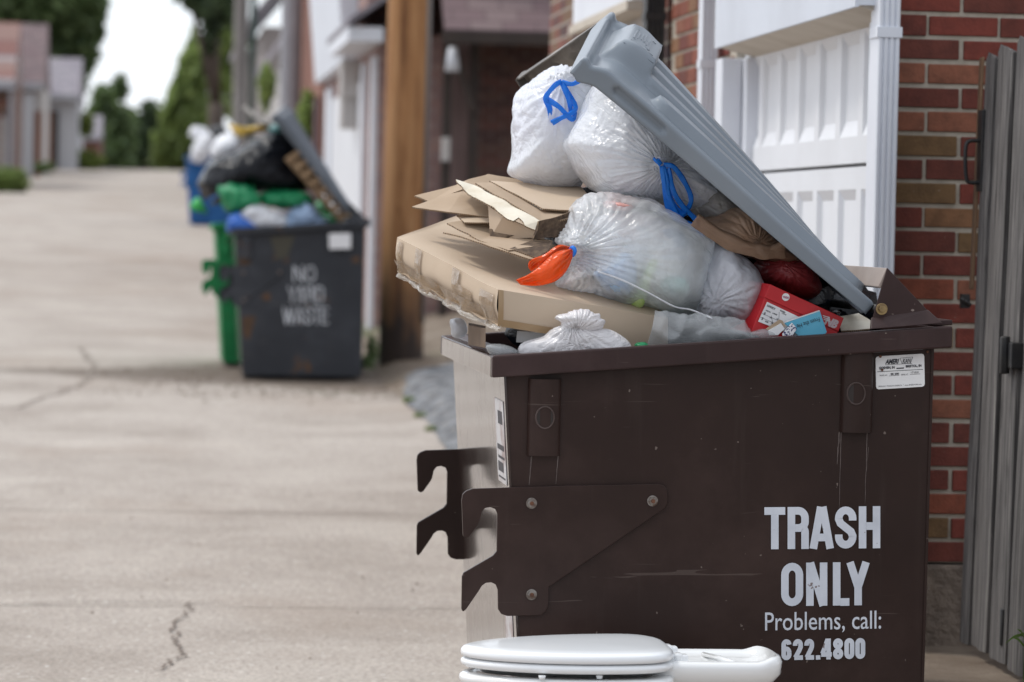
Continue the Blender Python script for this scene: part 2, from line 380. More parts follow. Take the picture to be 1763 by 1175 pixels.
M['trunk'] = wood_mat('bark', (.03, .022, .016), (.07, .05, .038), (.12, .09, .07), (3, 3, .8), 2)
B1 = [(.14, .036, .022), (.17, .045, .025), (.085, .022, .022), (.15, .075, .035), (.19, .05, .03), (.06, .022, .022)]
M['brick'] = brick_mat('red brick', B1)
M['brickdk'] = brick_mat('dark brick', [(.10, .040, .032), (.13, .05, .04), (.07, .03, .028), (.11, .055, .042)], (.16, .135, .12))
M['brickpk'] = brick_mat('pinkish brick', [(.28, .15, .13), (.33, .19, .16), (.25, .14, .13)], (.36, .33, .32))
M['roofp'] = shingle_mat('purple brown shingles', [(.15, .10, .105), (.12, .085, .09), (.18, .13, .13)])
M['roofg'] = shingle_mat('grey shingles', [(.22, .20, .225), (.19, .17, .20), (.26, .24, .26)])
M['roofr'] = shingle_mat('red and white shingles', [(.20, .09, .075), (.27, .24, .24), (.17, .08, .07), (.23, .14, .12)], 1.6, .3)
M['dbrown'] = mat('dark brown trim', (.028, .018, .014), .6, (.04, .026, .02), 4)
M['brdoor'] = wood_mat('brown timber door', (.11, .035, .012), (.2, .07, .03), (.25, .1, .04), (5, 5, .5), 2)
M['palew'] = mat('pale stucco', (.48, .45, .43), .85, (.42, .40, .39), 2)
M['pinkw'] = mat('dusky pink boards', (.30, .21, .20), .8, (.25, .18, .17), 3)
for i, (a, b_) in enumerate([((.11, .18, .07), (.24, .33, .13)), ((.19, .28, .08), (.38, .47, .15)), ((.08, .13, .07), (.16, .22, .10)), ((.16, .22, .05), (.30, .36, .09))]):
    M['leaf%d' % i] = leaf_mat('foliage %d' % i, a, b_)

# stroke lettering ------------------------------------------------------------------
def arc(cx, cy, rx, ry, a0, a1, n=12):
    return [(cx + rx * math.cos(R(lerp(a0, a1, i / n))), cy + ry * math.sin(R(lerp(a0, a1, i / n)))) for i in range(n + 1)]
def glyph(ch, w, h, p):
    q = p * .5; r = (w - p) / 2; ry = r * 1.15; c = w / 2
    oval = arc(c, h - q - ry, r, ry, 0, 180) + arc(c, q + ry, r, ry, 180, 360)
    G = {
     'T': [[(0, h - q), (w, h - q)], [(c, 0), (c, h - p)]],
     'H': [[(q, 0), (q, h)], [(w - q, 0), (w - q, h)], [(p, h * .53), (w - p, h * .53)]],
     'L': [[(q, 0), (q, h)], [(p, q * .9), (w, q * .9)]],
     'N': [[(q, 0), (q, h)], [(w - q, 0), (w - q, h)], [(p * .55, h), (w - p * .55, 0)]],
     'A': [[(q * .8, 0), (c - q * .25, h)], [(w - q * .8, 0), (c + q * .25, h)], [(p * .9, h * .27), (w - p * .9, h * .27)]],
     'Y': [[(q * .8, h), (c, h * .42)], [(w - q * .8, h), (c, h * .42)], [(c, 0), (c, h * .47)]],
     'E': [[(q, 0), (q, h)], [(p, h - q), (w, h - q)], [(p, h * .52), (w * .92, h * .52)], [(p, q), (w, q)]],
     'W': [[(q * .8, h), (w * .28, 0)], [(w * .28, 0), (c, h * .95)], [(c, h * .95), (w * .72, 0)], [(w * .72, 0), (w - q * .8, h)]],
     'R': [[(q, 0), (q, h)], [(p, h - q), (c, h - q)] + arc(c, h - q - ry * .95, r, ry * .95, 90, 0)[1:] + arc(c, h * .5 + ry * .75, r, ry * .75, 0, -90) + [(p, h * .5)],
           [(c, h * .5)] + arc(w - p - r * .5 + q, h * .5 - r * .6, r * .5, r * .6, 90, 0)[1:] + [(w - q, 0)]],
     'D': [[(q, 0), (q, h)], [(p, h - q), (c, h - q)] + arc(c, h - q - ry, r, ry, 90, 0)[1:] + arc(c, q + ry, r, ry, 0, -90) + [(p, q)]],
     'O': [oval + [oval[0]]],
     'S': [[(w - q, h * .665)] + arc(c, h - q - ry, r, ry, 0, 180) + [(q, h * .70), (q + r * .25, h * .6), (c, h * .5), (w - q - r * .25, h * .4), (w - q, h * .3)] + arc(c, q + ry, r, ry, 0, -180) + [(q, h * .335)]],
     '.': [[(q, 0), (q, p * .95)]],
     '4': [[(w * .70, 0), (w * .70, h)], [(w * .62, h * .97), (q * .6, h * .28)], [(0, h * .24), (w, h * .24)]],
     '2': [[(q, h * .68)] + arc(c, h - q - ry, r, ry, 180, 0) + [(w - q, h * .62), (w - q * 1.4, h * .5), (q * 1.2, h * .14), (q, q)], [(q * .6, q), (w, q)]],
     '8': [arc(c, h * .74, r * .92, h * .26 - q, 0, 360, 24), arc(c, h * .27, r, h * .27 - q, 0, 360, 24)],
     '6': [[(w - q, h * .74)] + arc(c, h - q - ry, r, ry, 20, 180) + arc(c, q + ry, r, ry, 180, 360) + [(w - q, h * .36)], arc(c, h * .36, r, h * .18, 0, 180)],
    }
    G['0'] = G['O']
    return G[ch]
def stroke(mb, path, p, o, ex, ez, out, d):
    P = [Vector(a) for a in path]; P = [a for i, a in enumerate(P) if i == 0 or (a - P[i - 1]).length > 1e-5]
    L = []; cl = len(P) > 6 and (P[0] - P[-1]).length < 1e-4
    for i, a in enumerate(P):
        t0 = (P[i] - P[i - 1]).normalized() if i else ((P[-1] - P[-2]) if cl else (P[1] - P[0])).normalized()
        t1 = (P[i + 1] - P[i]).normalized() if i < len(P) - 1 else ((P[1] - P[0]).normalized() if cl else t0)
        t = (t0 + t1); t = t.normalized() if t.length > 1e-4 else t0
        k = 1 / max(.5, t.dot(t0)); n = Vector((-t.y, t.x)) * p / 2 * k
        L.append((a + n, a - n))
    vs = [o + ex * q.x + ez * q.y + out * d for pr in L for q in pr]
    mb.add(vs, [(2 * i, 2 * i + 1, 2 * i + 3, 2 * i + 2) for i in range(len(L) - 1)])
def lettering(name, items, pen, M0, parent, out, label=None):
    """items: (char, lower-left, ex(width vector), ez(height vector))"""
    mb = MB(); out = Vector(out); d = .0012
    for ch, o, ex, ez in items:
        w_, h_ = ex.length, ez.length
        for k, path in enumerate(glyph(ch, w_, h_, pen)):
            stroke(mb, path, pen, Vector(o), ex.normalized(), ez.normalized(), out, d + .0003 * k)
    return mb.build(name, M0, parent, label=label, recalc=False)
def textmb(mb, s, o, ex, ez, out, size, xs=1.0, bold=0.0, align='LEFT', shear=0):
    cu = bpy.data.curves.new('t', 'FONT'); cu.body = s; cu.size = size; cu.offset = bold; cu.align_x = align; cu.shear = shear; cu.resolution_u = 3
    ob = bpy.data.objects.new('t', cu); COL.objects.link(ob)
    dg = bpy.context.evaluated_depsgraph_get(); me = bpy.data.meshes.new_from_object(ob.evaluated_get(dg))
    ex = Vector(ex).normalized(); ez = Vector(ez).normalized(); out = Vector(out).normalized()
    mb.add([Vector(o) + ex * v.co.x * xs + ez * v.co.y + out * .0009 for v in me.vertices], [list(p.vertices) for p in me.polygons])
    bpy.data.objects.remove(ob); bpy.data.curves.remove(cu); bpy.data.meshes.remove(me)
    return mb

# inflated bags ------------------------------------------------------------------
def sheetpts(pts): return [W(*p) for p in pts]
def bag(name, mat_, px, Y, depth, knot=None, parent=None, na=200, nt=90, amp=1.0, pleat=1.0, shrink=1.0, pw=.8, seed=0, npl=26, yoff=0, facet=0, **kw):
    P = [W(x, y, Y) for x, y in px]
    P = catmull(P, 4, True)
    cx = sum(p.x for p in P) / len(P); cz = sum(p.z for p in P) / len(P)
    pol = sorted((math.atan2(p.z - cz, p.x - cx), math.hypot(p.x - cx, p.z - cz)) for p in P)
    pol = [(pol[-1][0] - 2 * math.pi, pol[-1][1])] + pol + [(pol[0][0] + 2 * math.pi, pol[0][1])]
    rad = []
    for i in range(na):
        a = -math.pi + 2 * math.pi * i / na
        for (a0, r0), (a1, r1) in zip(pol, pol[1:]):
            if a0 <= a <= a1: rad.append(lerp(r0, r1, (a - a0) / max(1e-9, a1 - a0)) * shrink); break
        else: rad.append(pol[0][1] * shrink)
    K = [W(k[0], k[1], Y - (k[2] if len(k) > 2 else depth * .7)) for k in (knot or [])]
    so = Vector((seed * 3.1, seed * 1.7, seed * 2.3))
    C = Vector((cx, Y + yoff, cz)); mean = sum(rad) / na
    def fn(i, j):
        th = math.pi * (j + .5) / nt; a = -math.pi + 2 * math.pi * i / na
        s_ = math.sin(th) ** pw; k = math.cos(th); k = math.copysign(abs(k) ** .9, k)
        p = C + Vector((math.cos(a) * rad[i] * s_, -k * depth * shrink, math.sin(a) * rad[i] * s_))
        n = (p - C).normalized(); n = Vector((n.x, n.y * mean / depth, n.z)).normalized()
        q = p + so
        d = .014 * noise.noise(q * 6) + .006 * (abs(noise.noise(q * 11 + Vector((5, 5, 5)))) * 2 - .6) + .0012 * (abs(noise.noise(q * 34)) * 2 - .4) + .004 * noise.noise(Vector((q.x * 26, q.y * 8, q.z * 9)))
        if facet:
            dd, pp = noise.voronoi(q * facet); d += .010 * (dd[1] - dd[0]) - .004
        d *= amp * min(1, mean / .12)
        tgt = 0
        for kk in K:
            v = p - kk; r = v.length; an = math.atan2(v.z, v.x)
            f = math.exp(-r / (.42 * mean + .03)); f2 = math.exp(-(r / (.22 * mean)) ** 2)
            pl = abs(math.sin(an * npl / 2 + 2.5 * noise.noise(q * 9)))
            pl2 = abs(math.sin(an * npl * .85 + 1 + 2 * noise.noise(q * 14)))
            d += pleat * (.016 * f * (pl ** .7 - .6) + .009 * f * (pl2 - .5)) * min(1, mean / .12)
            d += .02 * f2 * min(1, mean / .12)
        # keep the outline near the photo's: displace less sideways at the rim
        return p + n * d
    mb = MB(); mb.grid(fn, na, nt, cu=True)
    b = len(mb.v) - na * nt
    mb.f += [[b + i * nt for i in range(na)], [b + i * nt + nt - 1 for i in range(na)][::-1]]; mb.m += [0, 0]; mb.sm += [True, True]
    return mb.build(name, mat_, parent, uv=False, **kw)
def blob(name, mat_, c, r, parent, seed=0, n=20, **kw):
    mb = MB(); c = Vector(c)
    def fn(i, j):
        th = math.pi * (j + .5) / n; a = 2 * math.pi * i / (2 * n)
        v = Vector((math.sin(th) * math.cos(a), math.cos(th), math.sin(th) * math.sin(a)))
        k = 1 + .28 * noise.noise(v * 1.7 + Vector((seed, 3, 1))) + .10 * noise.noise(v * 5 + Vector((seed, 0, 0)))
        return c + Vector((v.x * r[0], v.y * r[1], v.z * r[2])) * k
    mb.grid(fn, 2 * n, n, cu=True); b = len(mb.v) - 2 * n * n
    mb.f += [[b + i * n for i in range(2 * n)], [b + i * n + n - 1 for i in range(2 * n)][::-1]]; mb.m += [0, 0]; mb.sm += [True, True]
    return mb.build(name, mat_, parent, uv=False, **kw)
def ribbon(mb, pts, w_, wdir=None, thick=.0008, twist=0, k=8):
    P = catmull(pts, k); n = len(P); ws = w_ if isinstance(w_, (list, tuple)) else None; L = []
    for i, p in enumerate(P):
        t = (P[min(i + 1, n - 1)] - P[max(i - 1, 0)]).normalized()
        s_ = t.cross(Vector((0, -1, 0))).normalized()
        a = twist * math.sin(i * .5) + .35 * noise.noise(p * 30)
        s_ = Matrix.Rotation(a, 3, t) @ s_
        u = i / (n - 1); wi = lerp(ws[0], ws[1], u) if ws else w_
        wi *= 1 + .25 * noise.noise(p * 45)
        nrm = s_.cross(t).normalized(); fold = nrm * wi * .28
        L += [p - s_ * wi / 2, p - s_ * wi * .18 + fold, p + s_ * wi * .2 - fold * .4, p + s_ * wi / 2]
    mb.add(L, [(4 * i + j, 4 * i + 4 + j, 4 * i + 5 + j, 4 * i + 1 + j) for i in range(n - 1) for j in range(3)], 0, True)
    return mb
# ================================================================== SETTING
def gx(X, Y): return gz(Y) + .26 * sm(2.15, 2.6, X) * sm(26, 29.5, Y) + .19 * sm(1.78, 2.05, X) * (1 - .5 * sm(14, 24, Y)) + .12 * sm(-3.6, -4.6, X)
def ground_mat():
    m, t, b, o = newmat('dirt and gravel'); v = coords(t)
    c = ramp(t, nz(t, v, 1.3, 8, .7), [(.35, (.12, .085, .06)), (.55, (.21, .165, .125)), (.72, (.30, .26, .215))])
    g = ramp(t, nz(t, v, .25, 6, .7), [(.55, 0), (.62, .8)]); c = mixc(t, g, c, (.075, .10, .035))
    t.links.new(c, b.inputs['Base Color']); b.inputs['Roughness'].default_value = .95
    bump(t, b, nz(t, v, 45, 5, .7), .8, .015); return m
def concrete_mat():
    m, t, b, o = newmat('alley concrete'); v = coords(t)
    c = ramp(t, nz(t, v, .8, 8, .68, .4), [(.3, (.275, .232, .195)), (.5, (.37, .322, .28)), (.72, (.455, .405, .355))])
    fine = ramp(t, nz(t, v, 60, 6, .8), [(.34, .52), (.66, 1.38)]); c = mixc(t, 1, c, fine, 'MULTIPLY')
    ag = nd(t, 'ShaderNodeTexVoronoi', Scale=75.0); t.links.new(v, ag.inputs['Vector'])
    sp = nd(t, 'ShaderNodeSeparateColor'); t.links.new(ag.outputs['Color'], sp.inputs[0])
    c = mixc(t, ramp(t, sp.outputs[0], [(.90, 0), (.93, .35)]), c, (.16, .13, .11))
    c = mixc(t, ramp(t, sp.outputs[1], [(.91, 0), (.94, .35)]), c, (.55, .51, .46))
    ag2 = nd(t, 'ShaderNodeTexVoronoi', Scale=26.0); t.links.new(v, ag2.inputs['Vector'])
    sp2 = nd(t, 'ShaderNodeSeparateColor'); t.links.new(ag2.outputs['Color'], sp2.inputs[0])
    near_ = ramp(t, ag2.outputs['Distance'], [(.16, 1), (.24, 0)])
    c = mixc(t, mixc(t, 1, ramp(t, sp2.outputs[0], [(.90, 0), (.92, .75)]), near_, 'MULTIPLY'), c, (.70, .67, .63))
    c = mixc(t, mixc(t, 1, ramp(t, sp2.outputs[1], [(.93, 0), (.95, .5)]), near_, 'MULTIPLY'), c, (.15, .12, .10))
    st = coords(t, 'Object', (1, .45, 1)); s1 = ramp(t, nz(t, st, .55, 5, .6), [(.52, 0), (.68, .5)]); c = mixc(t, s1, c, (.26, .20, .155))
    sx = nd(t, 'ShaderNodeSeparateXYZ'); t.links.new(v, sx.inputs[0])                # dirt washed across the slab by the far dumpsters
    s_a = nd(t, 'ShaderNodeMath', operation='SUBTRACT'); t.links.new(sx.outputs[1], s_a.inputs[0]); s_a.inputs[1].default_value = 26.2
    s_b = nd(t, 'ShaderNodeMath', operation='ABSOLUTE'); t.links.new(s_a.outputs[0], s_b.inputs[0])
    s_c = nd(t, 'ShaderNodeMath', operation='MULTIPLY_ADD'); t.links.new(nz(t, coords(t, 'Object', (.5, 1, 1)), 1.6, 6, .7), s_c.inputs[0]); s_c.inputs[1].default_value = -4.2; t.links.new(s_b.outputs[0], s_c.inputs[2])
    s_d = nd(t, 'ShaderNodeMath', operation='MULTIPLY_ADD'); t.links.new(sx.outputs[0], s_d.inputs[0]); s_d.inputs[1].default_value = -.9; t.links.new(s_c.outputs[0], s_d.inputs[2])
    mr = nd(t, 'ShaderNodeMapRange'); t.links.new(s_d.outputs[0], mr.inputs[0]); mr.inputs[1].default_value = -1.8; mr.inputs[2].default_value = -.8; mr.inputs[3].default_value = .85; mr.inputs[4].default_value = 0
    c = mixc(t, mr.outputs[0], c, (.10, .072, .05))
    dk = ramp(t, nz(t, v, 3.2, 5, .7), [(.64, 0), (.74, .35)]); c = mixc(t, dk, c, (.17, .14, .12))
    t.links.new(c, b.inputs['Base Color']); b.inputs['Roughness'].default_value = .88
    bump(t, b, nz(t, v, 90, 5, .7), .5, .004); bump(t, b, nz(t, v, 4, 4), .3, .02); return m
M['dirt'] = ground_mat(); M['conc'] = concrete_mat()
M['crack'] = mat('crack dirt', (.13, .10, .08), .95, (.20, .16, .13), 12)
M['joint'] = mat('joint filler', (.25, .205, .172), .95, (.31, .265, .225), 6)
M['asph'] = mat('old bluish asphalt', (.06, .062, .068), .9, (.24, .25, .265), 7.0, .4, .6, 30, 1, .03, scale=(1, 1, 1), speck=((.34, .31, .28), 20, .58))
Ys = [-6 + i for i in range(46)] + [40 + 3 * i for i in range(1, 30)] + [130 + 25 * i for i in range(1, 20)] + [1400]
Xs = [-700, -200, -60, -20, -8, -5, -4.6, -4.2, -3.9, -3.6, -2, 0, 1.5, 1.78, 1.85, 1.92, 2.0, 2.05, 3, 6, 20, 60, 200, 700]
mb = MB(); mb.grid(lambda i, j: (Xs[i], Ys[j], gx(Xs[i], Ys[j]) - .004), len(Xs), len(Ys)); mb.build('ground', M['dirt'], kind='structure', origin=(0, 0, 0))
Ya = [-5 + .5 * i for i in range(90)] + [40 + 2 * i for i in range(1, 44)]
mb = MB()
def al(i, j):
    Y = Ya[j]; e0 = -3.55 + .12 * noise.noise(Vector((Y * .35, 0, 0))); e1 = 1.83 + .06 * noise.noise(Vector((Y * .5, 7, 0)))
    X = (e0, -2, -1, 0, 1, 1.55, e1)[i]; return (X, Y, gx(X, Y) + .001 + (.0 if 0 < i < 6 else 0))
mb.grid(al, 7, len(Ya)); mb.build('alley_pavement', M['conc'], kind='structure', origin=(0, 0, 0))
def gpt(px, py):
    d = ray(px, py); t_ = 2.0
    while t_ < 300:
        p = EYE + d * t_
        if p.z <= gx(p.x, p.y): return p
        t_ += .02 + t_ * .002
    return p
def strip(name, pts, w0, mat_, dz=.008, jit=.02, kk=10):
    P = []
    for a, b_ in zip(pts, pts[1:]):
        for q in range(kk): P.append(Vector(a).lerp(Vector(b_), q / kk))
    P.append(Vector(pts[-1])); mb = MB(); vs = []
    for i, p in enumerate(P):
        t0 = (P[min(i + 1, len(P) - 1)] - P[max(0, i - 1)]).normalized(); n = Vector((-t0.y, t0.x, 0))
        off = n * jit * (noise.noise(p * 9) + .6 * noise.noise(p * 27)); ww = w0 * (.6 + 1.1 * abs(noise.noise(p * 14)))
        for sgn in (-1, 1):
            q = p + off + n * ww * sgn / 2; vs.append((q.x, q.y, gx(q.x, q.y) + dz))
    mb.add(vs, [(2 * i, 2 * i + 1, 2 * i + 3, 2 * i + 2) for i in range(len(P) - 1)])
    return mb.build(name, mat_, kind='structure', recalc=False)
for Yj, wj in ((8.1, .010), (11.75, .013), (15.4, .018), (20.3, .018), (31, .03), (46, .04)):
    strip('pavement_joint', [(-3.5, Yj + .03, 0), (-1.5, Yj, 0), (.3, Yj - .02, 0), (1.8, Yj, 0)], wj, M['joint'], jit=.02, kk=25)
M['crackd'] = mat('dark crack dirt', (.07, .05, .038), .95, (.14, .11, .085), 12)
ck = [gpt(*p) for p in ((322, 1043), (318, 1062), (298, 1084), (304, 1110), (316, 1128), (300, 1140), (282, 1152), (262, 1158))]
strip('pavement_crack', ck, .011, M['crack'], .009, .03, 14)
strip('pavement_crack', [gpt(*p) for p in ((20, 705), (60, 690), (130, 668), (160, 640), (140, 600))], .03, M['joint'], .009, .08)
strip('pavement_crack', [gpt(*p) for p in ((-40, 1048), (60, 1045), (120, 1040), (230, 1041), (322, 1043), (390, 1040))], .012, M['crackd'], .0095, .02)
# asphalt apron on the right
ap = [gpt(*p) for p in ((700, 652), (694, 690), (715, 712), (748, 745), (775, 790))]
poly = [(p.x, p.y) for p in ap] + [(2.6, ap[-1].y - .3), (2.9, 22), (2.9, ap[0].y)]
aps = sorted((p.y, p.x) for p in ap)
def apx(Y):
    if Y <= aps[0][0]: return aps[0][1]
    for (y0_, x0_), (y1_, x1_) in zip(aps, aps[1:]):
        if y0_ <= Y <= y1_: return lerp(x0_, x1_, (Y - y0_) / (y1_ - y0_))
    return aps[-1][1] + (Y - aps[-1][0]) * .35
def apf(i, j):
    Y = lerp(17.5, 28.3, i / 60); a = apx(Y) + .05 * noise.noise(Vector((Y * 3, 0, 0))); X = lerp(a, 3.2, (j / 14) ** 2); return (X, Y, gx(X, Y) + .016)
mb = MB(); mb.grid(apf, 61, 15); mb.build('asphalt_apron', M['asph'], kind='structure')
# loose dirt strip by the far dumpsters
mb = MB(); random.seed(3)
if 0: dp = [(-1.2, 25.6), (-.6, 25.0), (.2, 24.7), (1.0, 24.6), (2.2, 24.7), (2.4, 26.5), (1.4, 26.2), (.2, 26.3), (-.9, 26.0)]

mb = MB()
for _ in range(900):
    X = random.gauss(1.2, .9); Y = random.uniform(23.6, 27) if random.random() < .75 else random.uniform(10, 24); r = random.uniform(.004, .016)
    if Y < 23: X = random.uniform(-3, 1.8); r *= .45
    z = gx(X, Y) + r * .3; mb.add([(X + r, Y, z), (X, Y + r, z), (X - r, Y, z), (X, Y - r, z), (X, Y, z + r)], [(0, 1, 4), (1, 2, 4), (2, 3, 4), (3, 0, 4)])
mb.build('gravel', M['dirt'], kind='stuff', label='loose gravel and grit scattered over the alley concrete', cat='gravel', recalc=False)

# ------------------------------------------------------------------ near brick garage
bm_ = [mat('brick tone %d' % i, c, .82, tuple(x * .5 for x in c), 20, .42, .8, 120, .6, .004, speck=((.30, .24, .19), 45, .72)) for i, c in enumerate(
    [(.19, .038, .024), (.23, .062, .032), (.135, .034, .022), (.23, .11, .05), (.25, .09, .05), (.15, .034, .022), (.17, .095, .04)])]
M['mortar'] = mat('mortar', (.47, .42, .35), .95, (.36, .32, .26), 18, bs=90, bst=.7)
G1 = thing('brick_garage', 'red brick garage with white panelled door and white gutter trim beside the wooden gate', 'garage', (3.5, 11, 0))
mb = MB(); mb.prism([(2.09, 9.36, .42), (7.5, 9.36, .42), (7.5, 13.3, .42), (2.072, 13.3, .42), (2.072, 11.8, .42), (2.2, 11.8, .42), (2.2, 9.46, .42), (2.09, 9.46, .42)], (0, 0, 2.5))
mb.build('wall', M['mortar'], G1)
mb = MB(); mb.box(2.06, 7.5, 9.33, 13.3, -.3, .415); mb.build('foundation', M['conc_base'], G1, bevel=.01)
mb = MB(); mbs = MB(); random.seed(11); z0 = .42; r = 0
while z0 < 2.85:
    x = 2.085
    first = .195 if r % 2 else .097
    while x < 3.3:
        wd = first if x < 2.09 else .195
        j = [random.uniform(-.0018, .0018) for _ in range(6)]
        mb.box(x + j[0], x + wd + j[1], 9.352 + j[2] * .8, 9.37, z0 + .004 + j[3], z0 + .0595 + j[4], random.choice((0, 0, 1, 2, 2, 3, 4, 5, 5, 6)))
        x += wd + .0105
    y = 11.84 + (.1 if r % 2 else 0)
    while y < 13.1:
        wd = .195; mbs.box(2.064, 2.08, y, y + wd, z0 + .004, z0 + .0595, random.choice((0, 1, 2, 3, 4, 5))); y += wd + .0105
    z0 += .0677; r += 1
mb.build('brick_face', bm_, G1, bevel=.003); mbs.build('brick_face', bm_, G1, bevel=.003)
# door
DY0, DY1 = 9.5, 11.79
mb = MB(); zt = 2.0; secs = [(1.555, 2.02), (1.04, 1.552), (.525, 1.037), (.1, .522)]
for za, zb in secs:
    nP = 7; pw_ = (DY1 - DY0) / nP
    mb.box(2.126, 2.15, DY0, DY1, za, zb)
    zl, zh = za + .085, zb - .07
    ys = [DY0 + .03 + k * pw_ for k in range(nP)]
    # front skin with sunk bevelled panels
    for k in range(nP):
        a, b_ = DY0 + k * pw_, DY0 + (k + 1) * pw_
        pa, pb = a + .035, b_ - .035; X0, X1 = 2.100, 2.116; bv = .032
        o_ = [(X0, a, za + .004), (X0, b_, za + .004), (X0, b_, zb - .004), (X0, a, zb - .004)]
        i_ = [(X0, pa, zl), (X0, pb, zl), (X0, pb, zh), (X0, pa, zh)]
        n_ = [(X1, pa + bv * .35, zl + bv * 1.5), (X1, pb - bv * .35, zl + bv * 1.5), (X1, pb - bv * .35, zh - bv), (X1, pa + bv * .35, zh - bv)]
        mb.add(o_ + i_ + n_, [(0, 1, 5, 4), (1, 2, 6, 5), (2, 3, 7, 6), (3, 0, 4, 7), (4, 5, 9, 8), (5, 6, 10, 9), (6, 7, 11, 10), (7, 4, 8, 11), (8, 9, 10, 11)])
mb.build('garage_door', M['door'], G1, recalc=False)
for bx in ((2.0, 2.071, 11.68, 11.82), (2.073, 2.125, 11.60, 11.785), (2.05, 2.12, 9.47, 9.50)):
    mb = MB(); mb.box(*bx, .1, 1.955); mb.build('door_frame', M['pvc'], G1, bevel=.004)
mb = MB(); n_ = 78
for k in range(n_):                     # ribbed header
    a = lerp(9.3, 11.65, k / n_); b_ = lerp(9.3, 11.65, (k + 1) / n_); c_ = lerp(a, b_, .75)
    mb.box(1.964, 1.976, a, c_, 1.985, 2.9); mb.box(1.968, 1.976, c_, b_, 1.988, 2.9)
mb.box(1.976, 2.07, 11.63, 11.649, 1.99, 2.9); mb.box(1.976, 2.07, 9.301, 9.32, 1.99, 2.9)
mb.build('header_siding', M['siding'], G1, recalc=False)
mb = MB(); mb.hexa([(1.977, 9.32, 1.988), (2.10, 9.32, 1.956), (2.10, 11.63, 1.956), (1.977, 11.63, 1.988)], [(1.977, 9.32, 2.01), (2.10, 9.32, 2.01), (2.10, 11.63, 2.01), (1.977, 11.63, 2.01)]); mb.build('soffit', M['beigew'], G1)
def downspout(name, x0, x1, y0, y1, z0, z1, m_, parent):
    mb = MB(); n = 4; w_ = (x1 - x0) / n; pl = [(x0, y1)]
    for k in range(n): pl += [(x0 + k * w_ + .001, y0 + .006), (x0 + k * w_ + w_ * .25, y0), (x0 + k * w_ + w_ * .75, y0), (x0 + (k + 1) * w_ - .001, y0 + .006)]
    pl += [(x1, y1)]
    mb.prism([(x, y, z0) for x, y in pl], (0, 0, z1 - z0)); 
    mb.box(x0 - .004, x1 + .004, y0 - .003, y1, z0 + (z1 - z0) * .62, z0 + (z1 - z0) * .62 + .03)
    return mb.build(name, m_, parent, bevel=.0015)
downspout('downspout', 2.022, 2.086, 9.25, 9.349, .1, 3.0, M['pvc'], G1)
downspout('downspout', 1.985, 2.05, 12.05, 12.12, .2, 3.0, M['pvc'], G1)
mb = MB(); mb.hexa([(1.7, 9.1, 2.95), (7.8, 9.1, 2.95), (7.8, 13.4, 2.95), (1.7, 13.4, 2.95)], [(4.7, 9.1, 4.3), (4.8, 9.1, 4.3), (4.8, 13.4, 4.3), (4.7, 13.4, 4.3)]); mb.build('roof', M['roofp'], G1)

# second garage (white header, black downspout)
G2 = thing('brick_garage', 'red brick garage with black downspout and white header board behind the propped lid', 'garage', (3.5, 15, gz(15)))
mb = MB(); mb.box(2.07, 7, 13.32, 17.4, -.1, 3.6); mb.build('wall', M['brick'], G2)
mb = MB(); mb.box(1.95, 2.068, 13.6, 15.5, 2.28, 3.5); mb.build('header_board', M['pvc'], G2)
mb = MB(); mb.box(1.93, 2.068, 13.6, 15.5, 2.24, 2.279); mb.build('soffit', M['beigew'], G2)
mb = MB(); mb.box(2.05, 2.069, 13.7, 15.4, .1, 2.239); mb.build('garage_door', M['palew'], G2)
downspout('downspout', 1.97, 2.05, 13.33, 13.42, .2, 3.4, M['blackm'], G2)
mb = MB(); mb.hexa([(1.7, 13.45, 3.6), (7.3, 13.45, 3.6), (7.3, 17.5, 3.6), (1.7, 17.5, 3.6)], [(4.4, 13.45, 5), (4.5, 13.45, 5), (4.5, 17.5, 5), (4.4, 17.5, 5)]); mb.build('roof', M['roofp'], G2)

# third: brown eave facing the camera, dark brick, posts
G3 = thing('brick_carport', 'dark brick carport with low purple shingle roof and brown posts right of the wooden pole', 'carport', (4.5, 30, gz(30)))
KS = 30 / 22.4
def k3(x): return x * KS
def kz(z): return 1.35 + (z - 1.35) * KS
g = .3
mb = MB(); mb.box(k3(2.19), 9, 30.9, 33.5, g - .3, kz(2.75)); mb.build('wall', M['brickdk'], G3)
mb = MB(); mb.hexa([(k3(1.96), 30, 3.04), (9.4, 30, 3.04), (9.4, 34, 6.2), (k3(1.96), 34, 6.2)], [(k3(1.96), 30, 3.10), (9.4, 30, 3.10), (9.4, 34, 6.3), (k3(1.96), 34, 6.3)]); mb.build('roof', M['roofp'], G3)
mb = MB(); mb.box(k3(1.94), 9.4, 29.93, 29.998, kz(2.56), 3.075); mb.build('fascia', M['dbrown'], G3)
for x in (1.99, 2.17): mb = MB(); mb.box(k3(x), k3(x + .06), 30.5, 30.62, g - .3, kz(2.66)); mb.build('post', M['dbrown'], G3)
mb = MB(); mb.box(k3(2.055), k3(2.168), 30.7, 30.75, g - .3, kz(2.66)); mb.build('board_panel', M['pinkw'], G3)
mb = MB(); mb.hexa([(k3(1.99), 30.4, kz(2.64)), (k3(2.04), 30.4, kz(2.64)), (k3(2.04), 30.46, kz(2.64)), (k3(1.99), 30.46, kz(2.64))], [(k3(2.17), 30.4, kz(2.12)), (k3(2.22), 30.4, kz(2.12)), (k3(2.22), 30.46, kz(2.12)), (k3(2.17), 30.46, kz(2.12))]); mb.build('bracket', M['dbrown'], G3)
mb = MB(); mb.tube([(k3(2.03), 30.2, kz(2.54)), (k3(2.03), 30.2, kz(2.38))], [.04, .07]); mb.build('lamp', M['pvc'], G3)
mb = MB(); mb.box(k3(1.975), k3(2.03), 30.3, 30.4, kz(1.78), kz(1.94)); mb.build('meter_box', M['palew'], G3)

